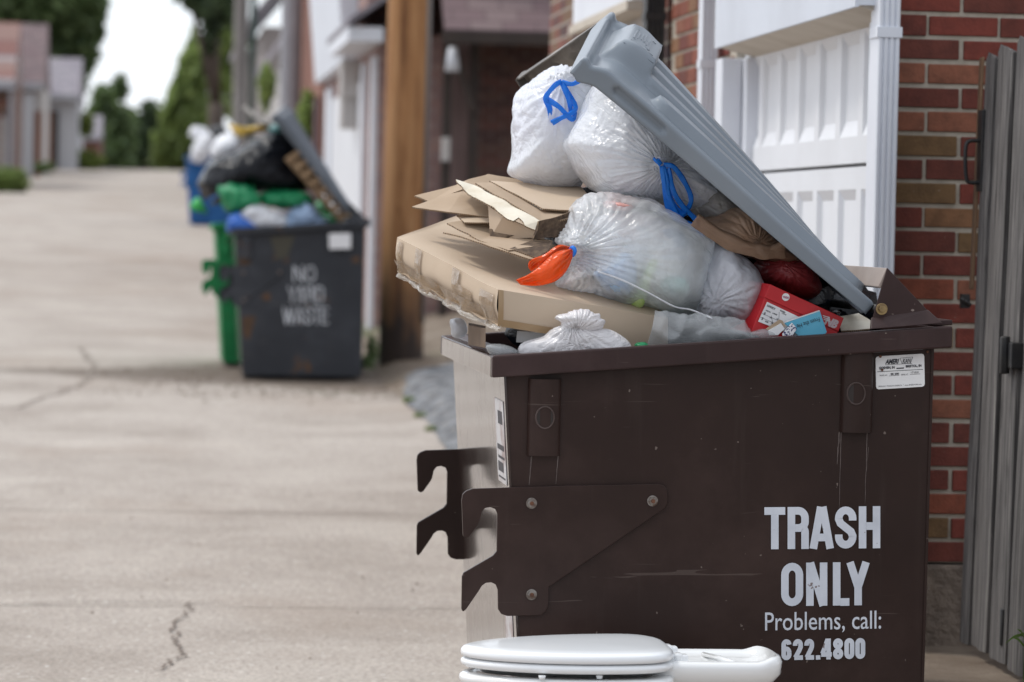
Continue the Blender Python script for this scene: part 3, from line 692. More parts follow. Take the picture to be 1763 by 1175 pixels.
# fourth: white garage behind the pole
G4 = thing('white_trimmed_garage', 'pinkish brick garage with white door, white gable siding and grey shingles left of the pole', 'garage', (4, 34, gz(34)))
mb = MB(); mb.box(2.12, 7, 31.2, 33, 0, 3.1); mb.box(2.12, 7, 33, 40, 0, 5.5); mb.build('wall', M['brickpk'], G4)
mb = MB(); mb.box(2.10, 2.119, 33.2, 38.6, .2, 2.75); mb.build('garage_door', M['door'], G4)
for a, b_ in ((31.25, 31.5), (32.7, 33.0), (38.6, 39.6)): mb = MB(); mb.box(2.07, 2.119, a, b_, .2, 2.9); mb.build('trim_board', M['pvc'], G4)
mb = MB(); mb.box(2.09, 2.119, 31.52, 31.9, .2, 2.9); mb.build('brick_pier', M['brick'], G4)
mb = MB(); mb.box(1.80, 2.119, 30.6, 33.6, 3.0, 3.13); mb.build('fascia', M['pvc'], G4)
mb = MB(); mb.hexa([(1.8, 30.5, 3.14), (5, 30.5, 5.4), (5, 34.2, 5.4), (1.8, 34.2, 3.14)], [(1.8, 30.5, 3.2), (5, 30.5, 5.46), (5, 34.2, 5.46), (1.8, 34.2, 3.2)]); mb.build('roof', M['roofg'], G4)
mb = MB(); mb.hexa([(1.98, 34.4, 3.0), (2.119, 34.4, 3.0), (2.119, 40.2, 3.0), (1.98, 40.2, 3.0)], [(1.72, 34.4, 6), (2.119, 34.4, 6), (2.119, 40.2, 6), (1.72, 40.2, 6)]); mb.build('gable_siding', M['siding'], G4)
mb = MB(); mb.box(1.93, 2.115, 33.8, 34.3, 2.6, 2.99); mb.box(1.94, 2.1, 33.85, 34.29, 2.3, 2.61); mb.build('eave_bracket', M['palew'], G4, bevel=.02)
# fifth: brick garage, sixth: grey roof house
G5 = thing('tall_brick_garage', 'plain red brick garage wall with dark maroon door beyond the white garage', 'garage', (4, 46, gz(46)))
mb = MB(); mb.box(2.13, 7, 41.5, 49, .3, 6.5); mb.build('wall', mat('distant brick', (.26, .12, .085), .85, (.2, .085, .06), 1.5), G5)
mb = MB(); mb.box(2.09, 2.129, 41.8, 44.5, .4, 2.9); mb.build('garage_door', mat('maroon door', (.07, .02, .025), .6), G5)
mb = MB(); mb.box(1.95, 2.2, 41.4, 49.2, 6.5, 6.7); mb.build('roof', M['roofg'], G5)
G6 = thing('grey_roof_garage', 'lavender grey shingled garage with pale wall beyond the pale pole', 'garage', (4, 60, gz(60)))
mb = MB(); mb.box(2.3, 8, 53, 66, .6, 4.15); mb.build('wall', M['palew'], G6)
mb = MB(); mb.hexa([(2.1, 52.6, 4.15), (5, 52.6, 8), (5, 66.5, 8), (2.1, 66.5, 4.15)], [(2.1, 52.6, 4.3), (5, 52.6, 8.2), (5, 66.5, 8.2), (2.1, 66.5, 4.3)]); mb.build('roof', M['roofg'], G6)
G7 = thing('pale_far_garage', 'pale garage wall far up the alley behind the dark tree trunk', 'garage', (4, 80, gz(80)))
mb = MB(); mb.box(2.5, 8, 74, 92, 1, 5.6); mb.build('wall', mat('warm grey wall', (.28, .25, .24), .85), G7)
mb = MB(); mb.hexa([(2.2, 73.6, 5.6), (5, 73.6, 9), (5, 92, 9), (2.2, 92, 5.6)], [(2.2, 73.6, 5.8), (5, 73.6, 9.2), (5, 92, 9.2), (2.2, 92, 5.8)]); mb.build('roof', M['roofg'], G7)
# left-hand garages far up the alley
M['lgrey'] = mat('light grey wall', (.40, .40, .42), .8)
def left_garage(label, X, Y0, Ym, zeave, ztop, wm, rm, bits, name='far_garage', ln=8):
    g = gz(Y0); T = thing(name, label, 'garage', (X - 2, Y0 + 3, g)); Y1 = 2 * Ym - Y0
    mb = MB(); mb.box(X - ln, X, Y0, Y1, g - 1.5, zeave)
    mb.build('wall', wm, T)
    mb = MB(); e = .04
    mb.prism([(X + e, Y0 - .4, zeave), (X + e, Ym, ztop), (X + e, Y1 + .4, zeave)], (-ln - .6, 0, 0)); mb.build('roof', rm, T)
    mb = MB(); mb.box(X - ln, X + e + .02, Y0 - .45, Y0 - .401, zeave - .16, zeave + .05); mb.build('fascia', M['conc_pole'], T)
    for nm, a, b_, z1, m_, yo in bits:
        mb = MB(); mb.box(a, b_, Y0 - yo, Y0 - .002, g - .6, z1); mb.build(nm, m_, T)
    return T
def lx(px, Y): return W(px, 250, Y).x
left_garage('far garage with red and white mottled roof at the left edge', lx(22, 88), 88, 91, 4.75, 6.5, M['brick'], M['roofr'],
            [('post', lx(14, 88), lx(22, 88), 4.7, M['conc_pole'], .2), ('door', lx(0, 88), lx(9, 88), 3.9, M['palew'], .05)])
left_garage('far garage with purple brown roof and rusty brown door left of the alley', lx(72, 102), 102, 105.5, 5.3, 7.3, M['palew'], M['roofp'],
            [('post', lx(40, 102), lx(58, 102), 5.0, M['lgrey'], .3), ('garage_door', lx(60, 102), lx(71, 102), 4.5, M['brdoor'], .1)], ln=5)
left_garage('farthest left garage with white wall and lavender grey roof', lx(133, 114), 114, 119, 5.4, 6.9, M['lgrey'], M['roofg'], [('garage_door', lx(72, 114), lx(89, 114), 4.9, M['brdoor'], .1), ('door', lx(90, 114), lx(100, 114), 4.9, M['blackm'], .12)], ln=3)
left_garage('small low grey and red garage beside bright shrub at the far end of the alley', lx(172, 150), 150, 155, 4.9, 6.0, mat('far red wall', (.2, .09, .075), .8), M['roofg'], [], ln=3)

# ------------------------------------------------------------------ poles
def polething(name, label, X, Y, r, h, m_, extra=None):
    g = gx(X, Y); T = thing(name, label, 'pole', (X, Y, g))
    mb = MB(); n = 28
    def fn(i, j):
        z = g - .1 + (h + .1) * j / 40; a = 2 * math.pi * i / n
        rr = r * (1 - .12 * j / 40) * (1 + .03 * noise.noise(Vector((math.cos(a) * 2, math.sin(a) * 2, z * .5)))); return (X + rr * math.cos(a) + .004 * z, Y + rr * math.sin(a), z)
    mb.grid(fn, n, 41, cu=True); b = len(mb.v) - n * 41; mb.f.append([b + i * 41 + 40 for i in range(n)]); mb.m.append(0); mb.sm.append(False)
    mb.build('pole_shaft', m_, T, uv=False); 
    if extra: extra(T, g)
    return T
def px_pole():
    m, t, b, o = newmat('treated pole, dark at the foot'); v = coords(t, 'Object', (6, 6, .35)); n = nz(t, v, 2.2, 7, .65, .6)
    c = ramp(t, n, [(.36, (.13, .048, .014)), (.5, (.34, .16, .06)), (.72, (.46, .26, .12))])
    sep = nd(t, 'ShaderNodeSeparateXYZ'); t.links.new(coords(t), sep.inputs[0])
    ad = nd(t, 'ShaderNodeMath', operation='ADD'); mu = nd(t, 'ShaderNodeMath', operation='MULTIPLY'); mu.inputs[1].default_value = 1.1
    t.links.new(nz(t, coords(t, 'Object', (3, 3, .7)), 3, 4), mu.inputs[0]); t.links.new(sep.outputs[2], ad.inputs[0]); t.links.new(mu.outputs[0], ad.inputs[1])
    k = ramp(t, ad.outputs[0], [(.0, 1), (1, 0)]); mr = nd(t, 'ShaderNodeMapRange'); mr.inputs[1].default_value = .75; mr.inputs[2].default_value = 1.45; mr.inputs[3].default_value = .95; mr.inputs[4].default_value = 0
    t.links.new(ad.outputs[0], mr.inputs[0]); c = mixc(t, mr.outputs[0], c, (.022, .017, .016))       # creosote
    t.links.new(c, b.inputs['Base Color']); b.inputs['Roughness'].default_value = .8; bump(t, b, n, .6, .01); return m
def steps(T, g):
    mb = MB(); mb.tube([(2.05 + .17, 26.9, g + .3), (2.07 + .165, 26.9, g + 6)], .018, 8); mb.build('conduit', M['pole_grey'], T)
    mb = MB(); mb.box(2.0, 2.1, 26.66, 26.72, 1.9, 2.1); mb.build('metal_tag', M['palew'], T) if False else None
polething('utility_pole', 'thick orange brown wooden utility pole with blackened foot behind the cardboard', 2.06, 27.0, .178, 8, px_pole(), steps)
polething('utility_pole', 'pale grey pole standing behind the far propped lid', 1.92, 46, .15, 9, M['conc_pole'])
def grn(T, g): mb = MB(); mb.tube([(2.13, 69.8, g), (2.16, 69.8, 9)], .07, 8); mb.build('conduit', mat('dark green pipe', (.015, .04, .03), .6), T)
polething('utility_pole', 'tan grey far pole with dark green pipe on its side', 1.88, 70, .15, 10, M['pole_grey'], grn)

# ------------------------------------------------------------------ trees and shrubs
def foliage(mb, px, py, rx, ry, Y, n, s, seed, depth=None):
    rnd = random.Random(seed); c = W(px, py, Y); k = Y / FPX; ax, az = rx * k, ry * k; ay = depth or (ax + az) / 2
    for _ in range(n):
        while True:
            v = Vector((rnd.uniform(-1, 1), rnd.uniform(-1, 1), rnd.uniform(-1, 1)))
            if .25 < v.length < 1: break
        q = v * (1 + .35 * noise.noise(v * 2.3 + Vector((seed, 0, 0))))
        if noise.noise(v * 3.1 + Vector((0, seed, 4))) < -.22: continue
        p = c + Vector((q.x * ax, q.y * ay, q.z * az)); sz = s * rnd.uniform(.6, 1.4)
        a = Vector((rnd.gauss(0, 1), rnd.gauss(0, 1), rnd.gauss(0, 1))).normalized(); b_ = a.cross(Vector((rnd.gauss(0, 1), rnd.gauss(0, 1), rnd.gauss(0, 1)))).normalized()
        mb.add([p + a * sz, p + b_ * sz * .55, p - a * sz, p - b_ * sz * .55], [(0, 1, 2, 3)])
def tree(label, base, ells, leaf, r=.25, s=.22, dens=1, name='tree', cat='tree', group=None, stem='trunk', seed=0):
    X, Y = base; g = gx(X, Y) if abs(X) < 600 else 0; T = thing(name, label, cat, (X, Y, g), group)
    mb = MB()
    for k, e in enumerate(ells): foliage(mb, *e[:5], int(e[5] * dens), s, seed * 17 + k * 3 + 1)
    mb.build('crown' if stem == 'trunk' else 'foliage', leaf, T, uv=False, recalc=False)
    mb = MB(); tops = [W(e[0], e[1], e[4]) for e in ells][:5]
    zt = max(p.z for p in tops); fork = Vector((X, Y, lerp(g, min(p.z for p in tops), .55)))
    mb.tube([(X, Y, g - .2), (X + .02, Y, lerp(g, fork.z, .5)), fork], [r, r * .8, r * .7], 10)
    for p in tops: mb.tube([fork, fork.lerp(p, .5) + Vector((0, 0, .05)), p], [r * .5, r * .33, r * .12], 7)
    mb.build(stem, M['trunk'], T, uv=False)
    return T
tree('large dark green tree rising behind the left garages', (-5.4, 126), [(20, -40, 130, 120, 126, 6500), (115, -5, 70, 60, 125, 4200), (70, 60, 62, 62, 127, 3600), (128, 70, 44, 62, 126, 2600), (150, 20, 30, 50, 126, 1500), (110, 120, 40, 50, 127, 1800)], M['leaf0'], .4, .24, seed=1)
tree('slender tree at the far end of the alley left of the sky gap', (-1.6, 168), [(195, 232, 40, 60, 168, 2600), (178, 180, 22, 32, 168, 700), (206, 150, 15, 24, 169, 260), (190, 270, 40, 38, 167, 2000), (160, 230, 22, 50, 168, 1200)], M['leaf0'], .15, .22, seed=2, group=None)
tree('dense dark tree closing the far end of the alley', (.3, 172), [(265, 250, 40, 52, 172, 2900), (256, 200, 16, 28, 172, 420), (235, 262, 34, 44, 171, 2200), (230, 215, 14, 16, 171, 260)], M['leaf2'], .18, .22, seed=3)
tree('bright green tree right of the sky gap at the alley end', (2.3, 160), [(318, 205, 42, 74, 160, 3600), (338, 120, 30, 60, 160, 2000), (300, 258, 36, 46, 159, 2400), (345, 235, 40, 60, 159, 2200), (305, 150, 14, 18, 160, 200)], M['leaf1'], .2, .22, seed=4)
tree('dark leaning tree with thick trunk behind the blue dumpster', (1.9, 94), [(345, -2, 30, 26, 94, 700), (372, 0, 34, 55, 94, 1500), (325, -10, 26, 14, 94, 260), (362, 60, 12, 40, 94, 300)], M['leaf2'], .3, .15, seed=5)
tree('green tree behind the far right garages', (3.6, 110), [(392, 90, 34, 100, 110, 2200), (440, 160, 34, 60, 100, 1600)], M['leaf1'], .2, .17, seed=6)
tree('low leafy hedge at the left alley edge', (-3.6, 83), [(14, 312, 36, 24, 83, 2600), (-25, 310, 30, 28, 83, 1200)], M['leaf1'], .03, .06, name='hedge', cat='hedge', stem='stem', seed=7)
tree('yellow green shrub at the foot of the white far garage', (-2.9, 116), [(145, 278, 34, 20, 116, 1500), (148, 215, 16, 22, 117, 500)], M['leaf3'], .05, .09, name='shrub', cat='shrub', stem='stem', seed=8)
tree('small dark shrub against the brown far garage door', (-3.3, 100), [(75, 288, 18, 10, 100, 500)], M['leaf0'], .03, .06, name='shrub', cat='shrub', stem='stem', seed=9)
tree('ivy clump hanging on the wall beyond the pale pole', (2.05, 52), [(460, 150, 14, 40, 52, 700), (528, 205, 14, 50, 43, 700)], M['leaf1'], .02, .05, name='shrub', cat='shrub', stem='stem', seed=10)
tree('weeds sprouting at the foot of the utility pole', (1.80, 26.3), [(640, 600, 12, 24, 26.3, 260), (632, 625, 14, 14, 26.2, 200)], M['leaf0'], .006, .02, name='weed', cat='weed', stem='stem', seed=11)
tree('row of mid green trees filling the gap beyond the alley end', (-.9, 185), [(205, 262, 50, 40, 185, 2600), (250, 272, 50, 34, 184, 2200), (300, 268, 50, 42, 184, 2400), (222, 225, 26, 34, 186, 900)], M['leaf1'], .2, .26, seed=21)
for q, (px_, py_, Y_) in enumerate(((706, 690, 24.6), (724, 716, 22.7), (742, 740, 21.3))):
    gp = gpt(px_, py_ + 6)
    tree(['grass tuft at the far tip of the asphalt apron', 'grass tuft halfway along the asphalt apron edge', 'grass tuft at the near edge of the asphalt apron'][q], (gp.x, gp.y), [(px_, py_, 11, 5, gp.y, 90)], M['leaf1'], .004, .018, name='weed', cat='weed', stem='stem', seed=40 + q)
# ------------------------------------------------------------------ wooden gate at the right
GT = thing('wooden_gate', 'weathered grey board gate with black iron latch at the right edge', 'gate', (2.28, 8.4, .2))
y = 9.22; k = 0; random.seed(5); hs = [1.86, 1.875, 1.865, 1.90, 1.89, 1.91, 1.9, 1.9, 1.9, 1.9, 1.9, 1.9]
def gateX(Y, z): return 2.288 + (z - .2) * .020 + (9.2 - Y) * 0.0
while y > 8.1:
    w_ = .10; a, b_ = y - w_ - .002, y - .005; h_ = hs[min(k, 11)] + random.uniform(-.008, .008); zb = .20 + random.uniform(0, .02); off = (0, .007, -.003, .009)[k % 4]; nj = 14
    mb = MB(); th = .02; vs = []
    for j in range(nj + 1):
        z = lerp(zb, h_, j / nj); wob = .004 * noise.noise(Vector((k * 3.3, z * 1.5, 0))); x = gateX(y, z) + off + wob
        cup = .005
        yy = [a, (a + b_) / 2, b_]
        dn = [.02 if j == nj else 0, 0, .02 if j == nj else 0]
        vs += [(x, yy[0], z - dn[0]), (x - cup, yy[1], z), (x, yy[2], z - dn[2]), (x + th, yy[2], z - dn[2]), (x + th, yy[0], z - dn[0])]
    fs = [(5 * j + q, 5 * j + (q + 1) % 5, 5 * j + 5 + (q + 1) % 5, 5 * j + 5 + q) for j in range(nj) for q in range(5)] + [(4, 3, 2, 1, 0), tuple(5 * nj + q for q in range(5))]
    mb.add(vs, fs); mb.build('board', M['fence'], GT, bevel=.002)
    y -= w_; k += 1
mb = MB(); mb.hexa([(gateX(0, 1.2) - .007, 9.225, 1.2), (gateX(0, 1.2) + .0, 9.225, 1.2), (gateX(0, 1.2) + .0, 9.262, 1.2), (gateX(0, 1.2) - .007, 9.262, 1.2)], [(gateX(0, 1.85) - .007, 9.225, 1.85), (gateX(0, 1.85) + .0, 9.225, 1.85), (gateX(0, 1.85) + .0, 9.262, 1.85), (gateX(0, 1.85) - .007, 9.262, 1.85)]); mb.build('end_strip', M['fence_end'], GT, bevel=.003)
for z in (.55, 1.55): mb = MB(); mb.box(gateX(0, z) + .03, gateX(0, z) + .07, 8.1, 9.2, z, z + .09); mb.build('rail', M['fence'], GT)
def wq(px, py, Y=9.2): return W(px, py, Y)
hd = MB(); P = [wq(1690, 243, 9.19), wq(1670, 243, 9.19), wq(1663, 252, 9.19), wq(1662, 280, 9.19), wq(1664, 308, 9.19), wq(1671, 315, 9.19), wq(1690, 314, 9.19)]
hd.tube(catmull(P, 4), .0055, 8); L_ = hd.build('latch', M['blackm'], GT)
hd = MB(); a = wq(1692, 190, 9.19); b_ = wq(1686, 330, 9.19); hd.box(a.x - .006, a.x + .005, 9.17, 9.22, b_.z, a.z); hd.build('latch_plate', M['blackm'], GT, bevel=.002)
for z in (1.02, .28):
    p = W(1752, 612 if z > .5 else 1080, 8.75); mb = MB(); mb.box(p.x - .03, p.x + .06, 8.70, 8.80, p.z - .035, p.z + .035); mb.tube([(p.x - .035, 8.75, p.z - .05), (p.x - .035, 8.75, p.z + .05)], .014, 10); mb.build('hinge', M['blackm'], GT, bevel=.004)
p = W(1664, 519, 9.28); mb = MB(); mb.box(p.x - .015, p.x + .01, 9.28, 9.30, p.z - .02, p.z + .02); mb.tube([(p.x - .02, 9.27, p.z + .01), (p.x + .01, 9.27, p.z - .012)], .006, 8); mb.build('strike', M['blackm'], GT)
mb = MB()
for k, (a, b_) in enumerate((((1763, 1092), (1728, 1110)), ((1763, 1112), (1742, 1098)), ((1765, 1100), (1750, 1083)))):
    A = W(*a, 8.2); B = W(*b_, 8.15); Mi = A.lerp(B, .5) + Vector((0, 0, .006)); mb.add([A + Vector((0, 0, .004)), Mi + Vector((0, 0, .004)), B, Mi - Vector((0, 0, .003)), A - Vector((0, 0, .004))], [(0, 1, 3, 4), (1, 2, 3)])
A = W(1766, 1103, 8.2); mb.tube([(A.x, 8.2, .15), (A.x, 8.2, A.z)], .004, 6)
mb.build('weed', mat('grass blade', (.12, .2, .04), .6), label='thin green grass blades poking in at the gate foot', cat='weed', recalc=False)
# ================================================================== DUMPSTERS
Y0 = 7.5; LEN = 1.25
def Q(px, py, Y=Y0): return W(px, py, Y)
def make_dumpster(name, label, off, body, rimm, base, group, side_decals=True, rusty=False):
    off = Vector(off); c0 = Q(1240, 900); T = thing(name, label, 'dumpster', (c0.x + off.x, Y0 + LEN / 2 + off.y, base + off.z), group)
    def q(px, py, dy=0): p = Q(px, py); return Vector((p.x, Y0 + dy, p.z)) + off
    TL, TR = Q(868, 634), Q(1606, 584)
    sl = (Q(890, 1100).x - Q(868, 650).x) / (Q(868, 650).z - Q(890, 1100).z)
    BL = Vector((TL.x + sl * (TL.z - base), Y0, base)); BR = Vector((Q(1590, 1175).x - .004, Y0, base))
    def P(v, dy=0, dx=0): return Vector((v.x + dx, Y0 + dy, v.z)) + off
    for dy in (0, LEN - .004):
        mb = MB(); mb.prism([P(BL, dy, .003), P(BR, dy, -.003), P(TR, dy, -.003), P(TL, dy, .003)], (0, .004, 0)); mb.build('end_panel', body, T)
    mb = MB(); mb.prism([P(BL, -.004, -.002), P(BL, -.004, .003), P(TL, -.004, .003), P(TL, -.004, -.002)], (0, LEN + .008, 0)); mb.build('side_panel', M['brown_side'] if body is M['brown'] else M['grey_side'] if body is M['dgrey'] else body, T)
    mb = MB(); mb.prism([P(BR, -.003, -.003), P(BR, -.003, .003), P(TR, -.003, .003), P(TR, -.003, -.003)], (0, LEN + .006, 0)); mb.build('side_panel', body, T)
    mb = MB(); mb.prism([P(BL, .005, .006), P(BR, .005, -.006), P(BR + Vector((0, 0, .01)), .005, -.006), P(BL + Vector((0, 0, .01)), .005, .006)], (0, LEN - .01, 0)); mb.build('floor_panel', M['black'], T)
    # rim: four lengths of channel
    a, b_ = Q(845, 612), Q(1634, 561); h_ = .049; t_ = .034
    A0, B0 = P(a, -.036), P(b_, -.036); dz = Vector((0, 0, -h_)); ny = Vector((0, t_, 0))
    mb = MB(); mb.hexa([A0 + dz, B0 + dz, B0 + dz + ny, A0 + dz + ny], [A0, B0, B0 + ny, A0 + ny])
    mb.build('end_rim', rimm, T, bevel=.004)
    mb = MB(); fy = Vector((0, LEN + .072 - t_, 0)); mb.hexa([A0 + dz + fy, B0 + dz + fy, B0 + dz + ny + fy, A0 + dz + ny + fy], [A0 + fy, B0 + fy, B0 + ny + fy, A0 + ny + fy])
    mb.build('end_rim', rimm, T, bevel=.004)
    mb = MB(); yl = Vector((0, LEN + .072 - 2 * t_ - .002, 0)); A1 = A0 + ny + Vector((0, .001, -.001)); kx = Vector((.05, 0, .05 * (b_.z - a.z) / (b_.x - a.x)))
    mb.hexa([A1 + dz, A1 + dz + kx * .55, A1 + dz + yl + kx * .55, A1 + dz + yl], [A1, A1 + kx * .55, A1 + kx * .55 + yl, A1 + yl])
    mb.build('side_rim', M['brown_side'] if body is M['brown'] else rimm, T, bevel=.003); mb = MB()
    mb.hexa([A1 + kx * .56 - Vector((0, 0, .006)), A1 + kx * 1.3 - Vector((0, 0, .006)), A1 + kx * 1.3 + yl - Vector((0, 0, .006)), A1 + kx * .56 + yl - Vector((0, 0, .006))], [A1 + kx * .56, A1 + kx * 1.3, A1 + kx * 1.3 + yl, A1 + kx * .56 + yl])
    mb.build('rim_flange', rimm, T, bevel=.002)
    B1_ = B0 + ny + Vector((0, .001, -.001)); mb = MB()
    mb.hexa([B1_ + dz - kx * .6, B1_ + dz, B1_ + dz + yl, B1_ + dz + yl - kx * .6], [B1_ - kx * .6, B1_, B1_ + yl, B1_ + yl - kx * .6]); mb.build('side_rim', rimm, T, bevel=.003)
    # pin pockets with round holes
    for xa, xb, ya, yb, cx_, cy_ in ((908, 965, 652, 784, 936, 718), (1447, 1502, 605, 744, 1470, 677)):
        c = q((xa + xb) / 2, (ya + yb) / 2); r = (Q(xb, 700).x - Q(xa, 700).x) / 2; zt, zb = q(0, ya).z, q(xa, yb).z; zt = q(xa, ya).z
        n = 20; mb = MB(); vs = []
        for z in (zb, zt):
            vs += [(c.x - r * math.cos(math.pi * k / n), off.y + Y0 - .002 - r * .7 * math.sin(math.pi * k / n) ** .9, z) for k in range(n + 1)]
        mb.add(vs, [(k, k + 1, n + 2 + k, n + 1 + k) for k in range(n)], 0, True); mb.add([v for v in vs[:n + 1]], [list(range(n + 1))])
        o_ = mb.build('pin_pocket', body, T, recalc=False)
        h0 = q(cx_, cy_); yy = off.y + Y0 - .002 - r * .7 - .0005; m2 = 28; mb = MB()
        def ring(rr, y_): return [(h0.x + rr * math.cos(2 * math.pi * k / m2), y_, h0.z + rr * 1.2 * math.sin(2 * math.pi * k / m2)) for k in range(m2)]
        mb.add(ring(.0225, yy + .006) + ring(.0215, yy - .001) + ring(.0195, yy - .0005) + ring(.0185, yy + .002), [(j * m2 + k, j * m2 + (k + 1) % m2, (j + 1) * m2 + (k + 1) % m2, (j + 1) * m2 + k) for j in range(3) for k in range(m2)], 0, True)
        mb.build('pocket_lip', M['lipm'], o_)
        mb = MB(); mb.add(ring(.0186, yy + .0018), [list(range(m2))]); mb.build('pocket_hole', mat_hole(body), o_)
    # lifting hooks
    cr = [(205, 655), (209, 632), (222, 620), (245, 612), (600, 600), (945, 594), (962, 600), (973, 615), (975, 665), (965, 685), (530, 980), (529, 1050), (518, 1072), (498, 1086), (375, 1088), (352, 1080), (341, 1062), (340, 990), (332, 970), (315, 962), (295, 964), (280, 975), (268, 995), (222, 1062), (210, 1072), (204, 1062), (206, 940), (212, 926), (322, 862), (336, 845), (338, 705), (331, 688), (312, 681), (292, 684), (280, 700), (272, 735), (262, 752), (235, 790), (222, 797), (210, 788)]
    for dy in (-.012, LEN):
        mb = MB(); mb.prism([q(700 + x / 2.176, 560 + y / 2.176, dy) for x, y in cr], (0, .012, 0)); hk = mb.build('lifting_hook', body, T, bevel=.0015)
        if dy < 0:
            for bx, by in ((914, 866), (1122, 862), (914, 1023)):
                c = q(bx, by, -.012); mb = MB(); mb.tube([c + Vector((0, -.0005, 0)), c + Vector((0, -.0085, 0))], .0098, 6, smooth=False); mb.tube([c + Vector((0, -.0001, 0)), c + Vector((0, -.0025, 0))], .0125, 20, smooth=False)
                mb.build('bolt', M['bolt'], T, bevel=.001)
                mb = MB(); mb.tube([c + Vector((0, -.0086, 0)), c + Vector((0, -.0125, 0))], .0048, 12, smooth=False); mb.build('bolt_end', M['rustbolt'], T, bevel=.001)
    # rear hinge brackets and the bar between them
    for dy in (-.022, LEN - .02):
        mb = MB(); mb.prism([q(1524, 461, dy), q(1496, 558, dy), q(1500, 564, dy), q(1608, 557, dy), q(1594, 535, dy)], (0, .006, 0)); bk = mb.build('hinge_bracket', rimm, T, bevel=.0015)
        mb = MB(); mb.hexa([q(1496, 547, dy - .0005), q(1594, 533, dy - .0005), q(1616, 556, dy - .02), q(1492, 566, dy - .02)], [q(1496, 547, dy + .0055), q(1594, 533, dy + .0055), q(1616, 556, dy - .01), q(1492, 566, dy - .01)]); mb.build('bracket_foot', rimm, T, bevel=.003)
    c = q(1514, 532, -.022); mb = MB(); mb.tube([c + Vector((0, -.001, 0)), c + Vector((0, -.004, 0))], .0135, 22, smooth=False); mb.tube([c + Vector((0, -.004, 0)), c + Vector((0, -.012, 0))], .0085, 6, smooth=False); mb.build('bolt', M['brass'], T, bevel=.001)
    mb = MB(); mb.tube([c + Vector((0, .008, 0)), c + Vector((0, LEN - .0, 0))], .010, 10); mb.build('hinge_pin', M['blackm'], T)
    mb = MB(); mb.prism([q(1524, 461, -.015), q(1528, 466, -.015), q(1514, 497, -.015), q(1509, 494, -.015)], (0, LEN - .006, 0)); mb.build('hinge_bar', M['lit_beige'] if body is M['brown'] else rimm, T, bevel=.002)
    mb = MB(); mb.prism([q(1612, 552, .0), q(1640, 551, .0), q(1640, 560, .0), q(1612, 561, .0)], (0, LEN, 0)); mb.build('rear_ledge', rimm, T, bevel=.002)
    return T
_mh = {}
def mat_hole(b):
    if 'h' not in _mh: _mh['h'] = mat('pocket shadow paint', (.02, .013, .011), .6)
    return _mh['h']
def make_lid(A, B, C, D, m_, name, label, group=None, sk0=.030, sk1=.047, ribs=((.17, .12), (.39, .12), (.61, .12), (.83, .12)), nu=150, nv=90, pad=True, parent=None, ribh=.023, under=None):
    K = 9; A, B, C, D = map(Vector, (A, B, C, D))
    n0 = (B - A).cross(D - A).normalized()
    if n0.z < 0: n0 = -n0
    Lu = (B - A).length; Lv = (D - A).length
    def P(u, v): return A.lerp(B, u).lerp(D.lerp(C, u), v)
    def N(u, v):
        e = .01; n = (P(u + e, v) - P(u - e, v)).cross(P(u, v + e) - P(u, v - e)).normalized(); return n if n.dot(n0) > 0 else -n
    def H(u, v):
        h = (.010 * math.sin(math.pi * min(1, u * 1.05)) * v) if pad else 0.0
        hr = 0.0
        for k, (c, w_) in enumerate(ribs):
            d = abs(v - c) / (w_ / 2); end = .80 - (.0 if k else .06) if pad else .93
            du = max(0, (u - end) / .05, (.05 - u) / .04)
            dd = math.hypot(max(0, d), du) if du > 0 else d
            hr = max(hr, ribh * (1 - sm(.78, 1.0, dd)))
        if pad:
            du = max(0, abs(u - .895) - .0) / .072; dv = abs(v - .60) / .27
            e = max(du, dv); hr = max(hr, .055 * (1 - sm(.72, 1.03, e)) + 0)
            # bowl between pad and free edge
            h -= .012 * math.exp(-((u - .955) / .03) ** 2) * (1 - sm(.7, 1, abs(v - .5) * 2))
        h += hr
        h += .005 * (1 - sm(.02, .05, v)) + .012 * (1 - sm(.03, .075, 1 - v))
        h -= .022 * sm(.93, 1.0, u) - .012 * sm(.975, 1, u)
        h += .006 * math.sin(u * 5 + 1) * (v - .5)
        return h
    NU, NV = nu + 2 * K, nv + 2 * K
    def fn(i, j):
        uu = (i - K) / (nu - 1); vv = (j - K) / (nv - 1)
        u = min(1, max(0, uu)); v = min(1, max(0, vv))
        su = max(0, (K - i) / K, (i - K - nu + 1) / K); sv = max(0, (K - j) / K, (j - K - nv + 1) / K); s_ = min(1, max(su, sv))
        n = N(u, v); sk = lerp(sk0, sk1, u)
        p = P(u, v) + n * H(u, v)
        if s_ > 0:
            o = (1 - (1 - min(1, s_ * 4)) ** 2) ** .5 * .006
            p -= n * (sk * (s_ ** 1.1))
            du = (P(1, v) - P(0, v)).normalized(); dv = (P(u, 1) - P(u, 0)).normalized()
            if sv > 0: p += dv * (o if j > K else -o)
            if su > 0: p += du * (o if i > K else -o)
            if sv > 0 and j < K and pad:      # long grip slot in the near skirt
                e = math.hypot(max(0, abs(u - .806) - .072) / .018, (s_ - .50) / .24)
                p += dv * .010 * (1 - sm(.75, 1.1, e))
        return p
    mb = MB(); mb.grid(fn, NU, NV)
    T = mb.build('lid', m_, parent, label=label, uv=False, recalc=False); o = T
    md = o.modifiers.new('solid', 'SOLIDIFY'); md.thickness = .004; md.offset = 0
    return T, P, N, H
GD = 'dumpsters lined along the alley'
M['lipm'] = painted_steel('lighter paint lip', (.07, .05, .045), (.3, .25, .22), (.09, .07, .06), None, .3)  # pocket lips in a lighter brown than the panel
D1 = make_dumpster('dumpster', 'big brown steel dumpster in the foreground stencilled TRASH ONLY', (0, 0, 0), M['brown'], M['brown2'], .03, GD)
